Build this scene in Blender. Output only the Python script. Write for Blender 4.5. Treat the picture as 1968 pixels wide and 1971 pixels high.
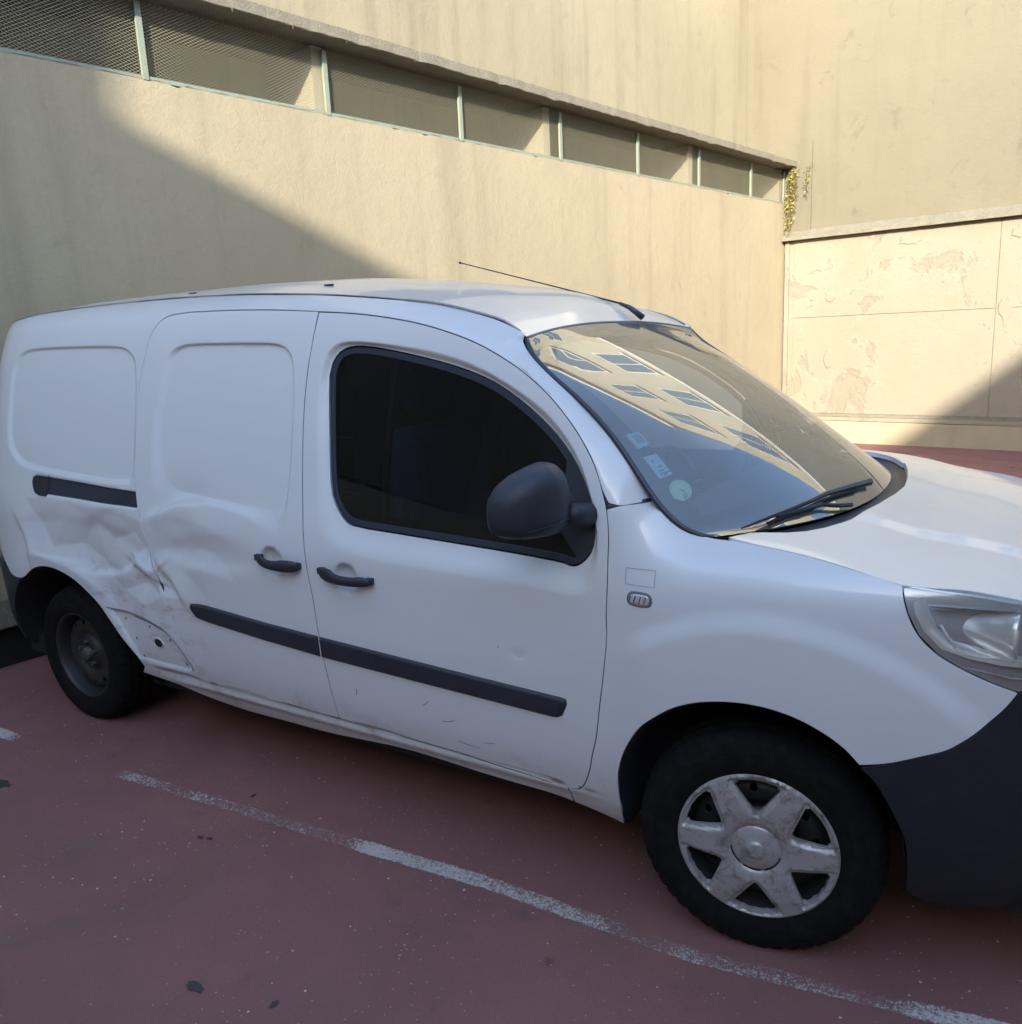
import bpy, math, random, json
import numpy as np
from mathutils import Vector, Matrix
from mathutils.geometry import delaunay_2d_cdt
random.seed(7); RNG = np.random.RandomState(5)
R_ = math.radians
for o in list(bpy.data.objects): bpy.data.objects.remove(o)
SC = bpy.context.scene
COL = SC.collection

# ------------------------------------------------------------------ frames
# world: van points along +X, its camera side faces -Y.  The courtyard is turned by YW:
# u runs away from the long wall, s runs along it.
YW = 0.168
D1 = np.array([math.sin(YW), math.cos(YW), 0.0]); D2 = np.array([math.cos(YW), -math.sin(YW), 0.0])
def us(u, s, z): p = D2*u + D1*s; return (p[0], p[1], z)

# ------------------------------------------------------------------ camera, world, sun, exposure
def cam_axes(y, p, r):
    f = np.array([math.sin(y)*math.cos(p), math.cos(y)*math.cos(p), -math.sin(p)])
    rt = np.array([math.cos(y), -math.sin(y), 0]); up = np.cross(rt, f)
    return math.cos(r)*rt+math.sin(r)*up, -math.sin(r)*rt+math.cos(r)*up, f
cr_, cu_, cf_ = cam_axes(-.564, .21, -.048)
cd = bpy.data.cameras.new('camera'); cam = bpy.data.objects.new('camera', cd); COL.objects.link(cam)
cam.matrix_world = Matrix(((cr_[0], cu_[0], -cf_[0], .536), (cr_[1], cu_[1], -cf_[1], -2.78), (cr_[2], cu_[2], -cf_[2], 1.624), (0, 0, 0, 1)))
cd.sensor_fit = 'HORIZONTAL'; cd.sensor_width = 36; cd.lens = 36*1601/1968; cd.clip_start = .05; cd.clip_end = 500
SC.camera = cam
SU = .50
lt = D1*1.0 + D2*(-SU) + np.array([0, 0, -.40])          # direction the sunlight travels
ts = -lt/np.linalg.norm(lt)
world = bpy.data.worlds.new('World'); SC.world = world; world.use_nodes = True
wn = world.node_tree.nodes; bg = wn['Background']
sky = wn.new('ShaderNodeTexSky'); sky.sky_type = 'NISHITA'; sky.sun_disc = False
sky.sun_elevation = math.asin(ts[2]); sky.sun_rotation = math.atan2(ts[0], ts[1])
sky.air_density = 1.0; sky.dust_density = 1.0; sky.ozone_density = 1.5
world.node_tree.links.new(sky.outputs[0], bg.inputs[0]); bg.inputs[1].default_value = .15
sd = bpy.data.lights.new('sun', 'SUN'); sun = bpy.data.objects.new('sun', sd); COL.objects.link(sun)
sd.energy = 2.05; sd.angle = R_(.9); sd.color = (1.0, .92, .76)
sun.rotation_euler = Vector(ts).to_track_quat('Z', 'Y').to_euler(); sun.location = (0, 0, 20)
vs = SC.view_settings; vs.view_transform = 'Standard'; vs.look = 'None'; vs.gamma = 1; vs.use_curve_mapping = False
vs.exposure = 2.3
SC.render.engine = 'CYCLES'

# ------------------------------------------------------------------ materials
def mat(name, col=(.5, .5, .5), rough=.5, metal=0, coat=0, spec=.5, build=None, coat_rough=.05):
    m = bpy.data.materials.new(name); m.use_nodes = True
    nt = m.node_tree; b = nt.nodes['Principled BSDF']
    b.inputs['Base Color'].default_value = (*col, 1); b.inputs['Roughness'].default_value = rough
    b.inputs['Metallic'].default_value = metal; b.inputs['Coat Weight'].default_value = coat
    b.inputs['Coat Roughness'].default_value = coat_rough; b.inputs['Specular IOR Level'].default_value = spec
    if build: build(N(nt), b)
    return m
class N:
    def __init__(s, nt): s.nt = nt; s.n = nt.nodes; s.l = nt.links; s._g = None
    def geo(s, obj=False):
        if s._g is None:
            t = s.n.new('ShaderNodeNewGeometry'); s._g = t.outputs['Position']
        return s._g
    def mapping(s, vec, scale=(1, 1, 1), rot=(0, 0, 0)):
        m = s.n.new('ShaderNodeMapping'); m.inputs['Scale'].default_value = scale; m.inputs['Rotation'].default_value = rot
        s.l.new(vec, m.inputs[0]); return m.outputs[0]
    def noise(s, scale, detail=4, rough=.6, vec=None, dist=0):
        t = s.n.new('ShaderNodeTexNoise'); t.inputs['Scale'].default_value = scale; t.inputs['Detail'].default_value = detail
        t.inputs['Roughness'].default_value = rough; t.inputs['Distortion'].default_value = dist
        s.l.new(vec if vec is not None else s.geo(), t.inputs['Vector']); return t.outputs['Fac']
    def voro(s, scale, vec=None, feature='F1', rnd=1.0):
        t = s.n.new('ShaderNodeTexVoronoi'); t.feature = feature; t.inputs['Scale'].default_value = scale
        t.inputs['Randomness'].default_value = rnd
        s.l.new(vec if vec is not None else s.geo(), t.inputs['Vector']); return t.outputs['Distance']
    def ramp(s, fac, a, b, ca=0.0, cb=1.0):
        t = s.n.new('ShaderNodeMapRange'); t.interpolation_type = 'SMOOTHSTEP'
        for k, v in (('From Min', a), ('From Max', b), ('To Min', ca), ('To Max', cb)): t.inputs[k].default_value = v
        s.l.new(fac, t.inputs['Value']); return t.outputs[0]
    def mix(s, fac, a, b, mode='MIX'):
        t = s.n.new('ShaderNodeMix'); t.data_type = 'RGBA'; t.blend_type = mode
        for k, v in ((0, fac), (6, a), (7, b)):
            if isinstance(v, (int, float)): t.inputs[k].default_value = v
            elif isinstance(v, tuple): t.inputs[k].default_value = (*v, 1)
            else: s.l.new(v, t.inputs[k])
        return t.outputs[2]
    def math(s, op, a, b=0.0):
        t = s.n.new('ShaderNodeMath'); t.operation = op
        for i, v in enumerate((a, b)):
            if isinstance(v, (int, float)): t.inputs[i].default_value = v
            else: s.l.new(v, t.inputs[i])
        return t.outputs[0]
    def sep(s, vec=None):
        t = s.n.new('ShaderNodeSeparateXYZ'); s.l.new(vec if vec is not None else s.geo(), t.inputs[0]); return t.outputs
    def bump(s, b, h, strength, dist):
        t = s.n.new('ShaderNodeBump'); t.inputs['Strength'].default_value = strength; t.inputs['Distance'].default_value = dist
        s.l.new(h, t.inputs['Height']); s.l.new(t.outputs[0], b.inputs['Normal'])
    def to(s, out, b, name): s.l.new(out, b.inputs[name])

def b_paint(n, b):
    x, y, z = n.sep()
    low = n.ramp(n.math('ADD', z, n.math('MULTIPLY', n.math('SUBTRACT', n.noise(2.5, 5), .5), .35)), .52, .26, 0, 1)
    d = n.ramp(n.noise(9, 7, .72), .50, .78, 0, 1)
    c = n.mix(n.math('MULTIPLY', low, n.math('ADD', n.math('MULTIPLY', d, .75), .16)), (.715, .755, .795), (.32, .27, .23))
    st = n.noise(3.2, 6, .7, n.mapping(n.geo(), (1.2, 1.2, 5)))
    c = n.mix(n.ramp(st, .3, .9, 0, .10), c, (.50, .50, .50))
    up = n.ramp(z, 1.76, 1.86, 0, .30)
    c = n.mix(n.math('MULTIPLY', up, n.ramp(n.noise(14, 8, .75), .2, .9)), c, (.42, .42, .42))
    sc = n.math('MULTIPLY', n.math('MULTIPLY', n.ramp(x, -3.2, -2.7), n.ramp(x, -1.95, -2.2)), n.ramp(z, 1.0, .75))
    c = n.mix(n.math('MULTIPLY', sc, n.ramp(n.noise(7, 7, .72, n.mapping(n.geo(), (1, 1, 2.2))), .50, .68, 0, .55)), c, (.36, .33, .35))
    c = n.mix(n.math('MULTIPLY', sc, n.ramp(n.noise(26, 5, .8, n.mapping(n.geo(), (.5, .5, 3))), .64, .70, 0, .6)), c, (.22, .20, .21))
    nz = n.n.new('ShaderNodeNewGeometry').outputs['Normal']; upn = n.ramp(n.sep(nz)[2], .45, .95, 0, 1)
    c = n.mix(n.math('MULTIPLY', upn, n.ramp(n.noise(3, 6, .7), .1, .9, .45, .8)), c, (.50, .49, .47))  # grey put into up-facing faces to tone down their bright skylight
    sp = n.ramp(n.voro(42), .030, .055, 1, 0)
    c = n.mix(n.math('MULTIPLY', sp, n.math('MULTIPLY', n.ramp(n.noise(2.3, 3), .52, .72), .30)), c, (.25, .21, .18))
    n.to(c, b, 'Base Color')
    n.to(n.ramp(n.noise(5, 3), .2, .8, .28, .38), b, 'Roughness')
    n.bump(b, n.noise(1.7, 1), .06, .02)
M = {}
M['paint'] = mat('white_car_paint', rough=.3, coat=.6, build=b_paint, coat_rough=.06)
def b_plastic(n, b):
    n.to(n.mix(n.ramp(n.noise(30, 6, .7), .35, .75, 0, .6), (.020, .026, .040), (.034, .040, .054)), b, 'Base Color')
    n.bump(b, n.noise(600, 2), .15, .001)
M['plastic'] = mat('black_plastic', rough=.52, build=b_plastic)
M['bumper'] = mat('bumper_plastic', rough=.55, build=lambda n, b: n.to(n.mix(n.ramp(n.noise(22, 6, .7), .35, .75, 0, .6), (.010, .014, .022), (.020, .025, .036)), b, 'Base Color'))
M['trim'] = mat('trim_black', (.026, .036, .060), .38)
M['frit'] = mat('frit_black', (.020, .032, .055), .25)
M['dark'] = mat('underside_black', (.010, .010, .011), .9)
M['interior'] = mat('interior_grey', (.035, .036, .040), .75)
M['dash'] = mat('dash_grey', (.14, .16, .20), .6)
M['seat'] = mat('seat_cloth', (.09, .10, .13), .9)
M['tread'] = mat('tyre_rubber', (.018, .018, .019), .9, spec=.2, build=lambda n, b: (n.to(n.mix(n.ramp(n.noise(25, 6, .7), .4, .75, 0, .7), (.006, .006, .007), (.018, .017, .018)), b, 'Base Color'), n.bump(b, n.noise(220, 3), .2, .002)))
def b_cap(n, b):
    t = n.ramp(n.noise(22, 8, .75, dist=.6), .47, .66, 0, .8)
    c = n.mix(t, (.42, .415, .42), (.17, .13, .11))
    c = n.mix(n.ramp(n.noise(70, 6, .8, n.mapping(n.geo(), (1, 1, 3))), .60, .70, 0, .6), c, (.10, .085, .08))
    n.to(c, b, 'Base Color'); n.to(n.ramp(t, 0, 1, .34, .7), b, 'Roughness')
M['cap'] = mat('silver_wheel_cover', rough=.35, metal=.30, build=b_cap)
M['steel'] = mat('steel_wheel', (.036, .036, .038), .5, .3)
M['nut'] = mat('hub_cap_grey', (.12, .11, .11), .6, .5)
M['chrome'] = mat('headlight_chrome', (.95, .96, .97), .30, .55)
M['silver'] = mat('headlight_bezel', (.50, .53, .57), .25, .25, coat=.8)
M['groove'] = mat('groove_grey', (.16, .17, .19), .6)
M['seam'] = mat('seam_sealer', (.34, .36, .39), .6)
M['primer'] = mat('primer_patch', (.62, .62, .63), .5, build=lambda n, b: n.to(n.mix(n.ramp(n.noise(16, 6, .7), .5, .75, 0, .6), (.64, .64, .65), (.38, .31, .26)), b, 'Base Color'))
M['rust'] = mat('rust', (.20, .10, .04), .9)
def glass(name, tint, ior, rough=0.0, dust=0.0):
    m = bpy.data.materials.new(name); m.use_nodes = True; nt = m.node_tree; nt.nodes.clear()
    o = nt.nodes.new('ShaderNodeOutputMaterial'); mx = nt.nodes.new('ShaderNodeMixShader')
    t = nt.nodes.new('ShaderNodeBsdfTransparent'); t.inputs[0].default_value = (*tint, 1)
    g = nt.nodes.new('ShaderNodeBsdfGlossy'); g.inputs['Roughness'].default_value = rough; g.inputs[0].default_value = (1, 1, 1, 1)
    f = nt.nodes.new('ShaderNodeFresnel'); f.inputs[0].default_value = ior
    nt.links.new(f.outputs[0], mx.inputs[0]); nt.links.new(t.outputs[0], mx.inputs[1]); nt.links.new(g.outputs[0], mx.inputs[2])
    if dust:
        df = nt.nodes.new('ShaderNodeBsdfDiffuse'); df.inputs[0].default_value = (.62, .64, .62, 1); m2 = nt.nodes.new('ShaderNodeMixShader'); m2.inputs[0].default_value = dust
        nt.links.new(mx.outputs[0], m2.inputs[1]); nt.links.new(df.outputs[0], m2.inputs[2]); nt.links.new(m2.outputs[0], o.inputs[0])
    else: nt.links.new(mx.outputs[0], o.inputs[0])
    return m
M['glass'] = glass('windscreen_glass', (.68, .78, .80), 2.2, dust=.13)
M['sideglass'] = glass('side_window_glass', (.26, .30, .40), 1.36, dust=.008)
M['lens'] = glass('headlight_lens', (.93, .95, .97), 1.42)

SHADE = {}
def b_wall(base, dark, streak, fine=1.0):
    def f(n, b):
        big = n.ramp(n.noise(.55, 5, .6), .35, .70)
        c = n.mix(n.math('MULTIPLY', big, .55), base, dark)
        v = n.noise(1.0, 6, .62, n.mapping(n.geo(), (2.6, 2.6, .22)))
        c = n.mix(n.math('MULTIPLY', n.ramp(v, .48, .72), streak), c, tuple(k*.55 for k in dark))
        blot = n.ramp(n.noise(2.4, 8, .72, dist=1.2), .56, .72, 0, .32*fine)
        c = n.mix(blot, c, tuple(k*.62 for k in base))
        c = n.mix(n.ramp(n.noise(45, 5, .7), .3, .75, 0, .18), c, tuple(k*.7 for k in base))
        n.to(c, b, 'Base Color')
        h = n.math('ADD', n.noise(6, 8, .7), n.math('MULTIPLY', n.noise(90, 4, .7), .25))
        n.bump(b, h, .45, .02)
    return f
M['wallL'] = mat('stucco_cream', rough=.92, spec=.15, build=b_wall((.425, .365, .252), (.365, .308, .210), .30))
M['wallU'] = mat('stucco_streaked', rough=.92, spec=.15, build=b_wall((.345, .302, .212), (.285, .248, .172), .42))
M['wallR'] = mat('stucco_stained', rough=.92, spec=.15, build=b_wall((.205, .182, .132), (.170, .150, .108), .28, 1.9))
def b_white(n, b):
    c = n.mix(n.ramp(n.noise(.9, 5), .4, .7, 0, .5), (.300, .266, .202), (.264, .232, .172))
    blot = n.ramp(n.noise(1.6, 9, .68, dist=.5), .55, .64)
    c = n.mix(n.math('MULTIPLY', blot, .45), c, (.235, .218, .170))
    rim = n.ramp(n.math('ABSOLUTE', n.math('SUBTRACT', n.noise(1.6, 9, .68, dist=.5), .56)), .0, .02, .6, 0)
    c = n.mix(rim, c, (.34, .305, .25))
    c = n.mix(n.ramp(n.noise(6, 8, .75), .60, .76, 0, .55), c, (.19, .17, .13))
    n.to(c, b, 'Base Color'); n.bump(b, n.math('ADD', n.noise(4, 8, .7), n.math('MULTIPLY', blot, -.5)), .6, .025)
M['facadewall'] = mat('sunny_render', rough=.9, spec=.15, build=b_wall((.50, .455, .34), (.43, .385, .285), .25, .8))
M['panelwall'] = mat('limewash_panel', rough=.9, spec=.15, build=b_white)
def b_conc(n, b):
    c = n.mix(n.noise(7, 8, .75), (.15, .135, .105), (.32, .29, .225))
    c = n.mix(n.ramp(n.voro(55), .18, .30, .6, 0), c, (.40, .36, .28))
    n.to(c, b, 'Base Color'); n.bump(b, n.noise(60, 6, .8), .9, .01)
M['conc'] = mat('rough_concrete', rough=.95, spec=.1, build=b_conc)
M['conc2'] = mat('fin_concrete', rough=.95, spec=.1, build=b_wall((.60, .53, .39), (.50, .44, .31), .2))
M['green'] = mat('green_painted_steel', rough=.6, build=lambda n, b: n.to(n.mix(n.ramp(n.noise(18, 6, .7), .4, .75, 0, .8), (.26, .31, .25), (.28, .23, .15)), b, 'Base Color'))
M['mesh'] = mat('mesh_wire', (.36, .34, .24), .7)
M['well'] = mat('light_well_dark', (.30, .25, .17), .9)
def b_ground(n, b):
    c = n.mix(n.ramp(n.noise(.8, 6, .65), .35, .68), (.305, .134, .122), (.230, .105, .096))
    c = n.mix(n.ramp(n.noise(1.5, 7, .7, dist=.8), .50, .74, 0, .5), c, (.165, .120, .085))
    c = n.mix(n.ramp(n.noise(5.5, 6, .75), .56, .74, 0, .5), c, (.13, .075, .075))
    c = n.mix(n.ramp(n.noise(130, 4, .8), .35, .75, 0, .55), c, (.165, .088, .090))
    c = n.mix(n.ramp(n.noise(320, 2, .8), .62, .72, 0, .5), c, (.36, .23, .22))
    sp = n.math('MULTIPLY', n.ramp(n.voro(20), .05, .085, 1, 0), n.ramp(n.noise(1.3, 4), .42, .58))
    c = n.mix(sp, c, (.70, .58, .56))
    sp2 = n.math('MULTIPLY', n.ramp(n.voro(46), .07, .12, 1, 0), n.ramp(n.noise(3.1, 4), .44, .60))
    c = n.mix(n.math('MULTIPLY', sp2, .8), c, (.62, .48, .47))
    st = n.math('MULTIPLY', n.ramp(n.math('ADD', n.voro(2.1), n.math('MULTIPLY', n.noise(30, 4), .04)), .045, .080, 1, 0), .75)
    c = n.mix(st, c, (.045, .032, .036))
    n.to(c, b, 'Base Color'); n.to(n.ramp(n.noise(3, 4), .3, .7, .62, .85), b, 'Roughness')
    n.bump(b, n.math('ADD', n.noise(160, 4, .8), n.math('MULTIPLY', n.noise(5, 4), 1.2)), .35, .006)
M['ground'] = mat('red_asphalt', rough=.75, spec=.3, build=b_ground)
def m_line():
    m = mat('worn_line_paint', (.62, .60, .60), .7, build=lambda n, b: n.to(n.mix(n.noise(60, 5), (.46, .39, .36), (.70, .62, .57)), b, 'Base Color'))
    nt = m.node_tree; n = N(nt); b = nt.nodes['Principled BSDF']; o = nt.nodes['Material Output']
    at = nt.nodes.new('ShaderNodeAttribute'); at.attribute_name = 'wear'
    mic = n.noise(120, 5, .9)
    big = n.noise(4.5, 5, .6)
    v = n.math('ADD', n.math('ADD', mic, n.math('MULTIPLY', n.math('SUBTRACT', big, .5), .35)), n.math('MULTIPLY', n.math('SUBTRACT', at.outputs['Fac'], .5), .42))
    f = n.ramp(v, .48, .60, 0, .92)
    mx = nt.nodes.new('ShaderNodeMixShader'); t = nt.nodes.new('ShaderNodeBsdfTransparent')
    nt.links.new(f, mx.inputs[0]); nt.links.new(t.outputs[0], mx.inputs[1]); nt.links.new(b.outputs[0], mx.inputs[2]); nt.links.new(mx.outputs[0], o.inputs[0])
    return m
M['line'] = m_line()
M['oil'] = mat('oil_stain', (.060, .042, .048), .55)
M['leaf'] = mat('leaf_yellow_green', (.20, .21, .05), .6, build=lambda n, b: n.to(n.mix(n.noise(30, 2), (.26, .27, .08), (.50, .44, .16)), b, 'Base Color'))
M['stem'] = mat('stem_brown', (.16, .11, .06), .9)
M['facade'] = mat('facade_window_glass', (.10, .13, .15), .08, spec=.8)
M['frame'] = mat('window_frame_white', (.75, .73, .68), .5)
M['stick'] = mat('sticker_paper', (.62, .85, .92), .7)
M['stickg'] = mat('sticker_green', (.72, .88, .66), .7)
M['ink'] = mat('sticker_ink', (.08, .14, .22), .8)
M['lamp'] = mat('repeater_lens', (.55, .56, .60), .15, .2, coat=1)
M['rock'] = mat('pebble', (.42, .36, .34), .9)

# ------------------------------------------------------------------ mesh helpers
def obj(name, verts, faces, m, parent=None, normals=None, smooth=False, mats=None, fmat=None, loc=None):
    me = bpy.data.meshes.new(name)
    me.from_pydata([tuple(map(float, v)) for v in verts], [], [tuple(map(int, f)) for f in faces])
    for mm in (mats or [m]): me.materials.append(mm)
    if fmat is not None: me.polygons.foreach_set('material_index', fmat)
    if smooth or normals is not None: me.polygons.foreach_set('use_smooth', [True]*len(me.polygons))
    me.update()
    if normals is not None:
        me.normals_split_custom_set_from_vertices([tuple(map(float, n)) for n in normals])
    o = bpy.data.objects.new(name, me); COL.objects.link(o)
    if loc is not None: o.location = loc
    if parent is not None: o.parent = parent
    return o
def empty(name, loc=(0, 0, 0), rz=0, parent=None):
    o = bpy.data.objects.new(name, None); COL.objects.link(o); o.location = loc; o.rotation_euler = (0, 0, rz); o.empty_display_size = .1
    if parent is not None: o.parent = parent
    return o
def tag(o, label, cat=None, group=None, kind=None):
    if label: o['label'] = label
    if cat: o['category'] = cat
    if group: o['group'] = group
    if kind: o['kind'] = kind
    return o
class MB:
    def __init__(s): s.v = []; s.f = []
    def add(s, v, f):
        k = len(s.v); s.v += [tuple(map(float, p)) for p in v]; s.f += [tuple(i+k for i in q) for q in f]; return s
    def box(s, a, b, T=None):
        x0, y0, z0 = a; x1, y1, z1 = b
        v = [(x0,y0,z0),(x1,y0,z0),(x1,y1,z0),(x0,y1,z0),(x0,y0,z1),(x1,y0,z1),(x1,y1,z1),(x0,y1,z1)]
        if T: v = [T(*p) for p in v]
        return s.add(v, [(0,3,2,1),(4,5,6,7),(0,1,5,4),(1,2,6,5),(2,3,7,6),(3,0,4,7)])
    def tube(s, pts, r, n=8, cap=True, flat=None):
        pts = [np.array(p, float) for p in pts]; rs = r if hasattr(r, '__len__') else [r]*len(pts)
        rings = []; ref = np.array([0, 0, 1.0])
        for i, p in enumerate(pts):
            t = pts[min(i+1, len(pts)-1)]-pts[max(i-1, 0)]; t /= np.linalg.norm(t)+1e-12
            a = np.cross(t, ref)
            if np.linalg.norm(a) < .1: a = np.cross(t, [1, 0, 0])
            a /= np.linalg.norm(a); b = np.cross(a, t)
            fl = flat or 1.0
            rings.append([p+rs[i]*(math.cos(2*math.pi*k/n)*a+fl*math.sin(2*math.pi*k/n)*b) for k in range(n)])
        v = [q for rg in rings for q in rg]; f = []
        for i in range(len(pts)-1):
            for k in range(n):
                f.append((i*n+k, i*n+(k+1) % n, (i+1)*n+(k+1) % n, (i+1)*n+k))
        if cap: f += [tuple(range(n-1, -1, -1)), tuple((len(pts)-1)*n+k for k in range(n))]
        return s.add(v, f)
    def build(s, name, m, parent=None, smooth=False): return obj(name, s.v, s.f, m, parent, smooth=smooth)
def grid_faces(nu, nv, flip=False):
    f = []
    for i in range(nu-1):
        for j in range(nv-1):
            q = (i*nv+j, (i+1)*nv+j, (i+1)*nv+j+1, i*nv+j+1); f.append(q[::-1] if flip else q)
    return f
def bev(o, w=.004, seg=2):
    md = o.modifiers.new('bevel', 'BEVEL'); md.width = w; md.segments = seg; md.limit_method = 'ANGLE'; return o

def herm(xk,yk,x):
    xk=np.asarray(xk,float);yk=np.asarray(yk,float);x=np.asarray(x,float)
    d=np.diff(yk)/np.diff(xk)
    m=np.empty_like(yk);m[0]=d[0];m[-1]=d[-1]
    m[1:-1]=np.where(d[:-1]*d[1:]>0,2*d[:-1]*d[1:]/(d[:-1]+d[1:]+1e-12),0)
    i=np.clip(np.searchsorted(xk,x)-1,0,len(xk)-2)
    h=xk[i+1]-xk[i];t=np.clip((x-xk[i])/h,0,1)
    return (2*t**3-3*t*t+1)*yk[i]+(t**3-2*t*t+t)*h*m[i]+(-2*t**3+3*t*t)*yk[i+1]+(t**3-t*t)*h*m[i+1]
def sst(x,a,b):
    t=np.clip((np.asarray(x,float)-a)/(b-a),0,1);return t*t*(3-2*t)
ZK=[.15,.22,.28,.36,.45,.60,.78,.92,1.02,1.10,1.20,1.35,1.50,1.62,1.70,1.76,1.80,1.84]
WK=[.76,.80,.838,.868,.886,.899,.904,.901,.890,.875,.854,.819,.781,.746,.716,.686,.650,.59]
XF=[-9,-.3,0,.15,.3,.42,.5,.56,.62,.70,.76]
DF=[0,0,.004,.012,.03,.058,.085,.11,.145,.22,.32]
XR=[-3.75,-3.73,-3.68,-3.63,-3.57,-3.51,-3.41,-3.30,-3.1,9]
DR=[.42,.30,.19,.12,.072,.04,.014,.004,0,0]
def W(x,z):
    return herm(ZK,WK,z)-herm(XF,DF,x)-herm(XR,DR,x)-.055*np.clip((np.asarray(z)-.98)/.12,0,2)**2*sst(x,-.36,-.12)

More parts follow.
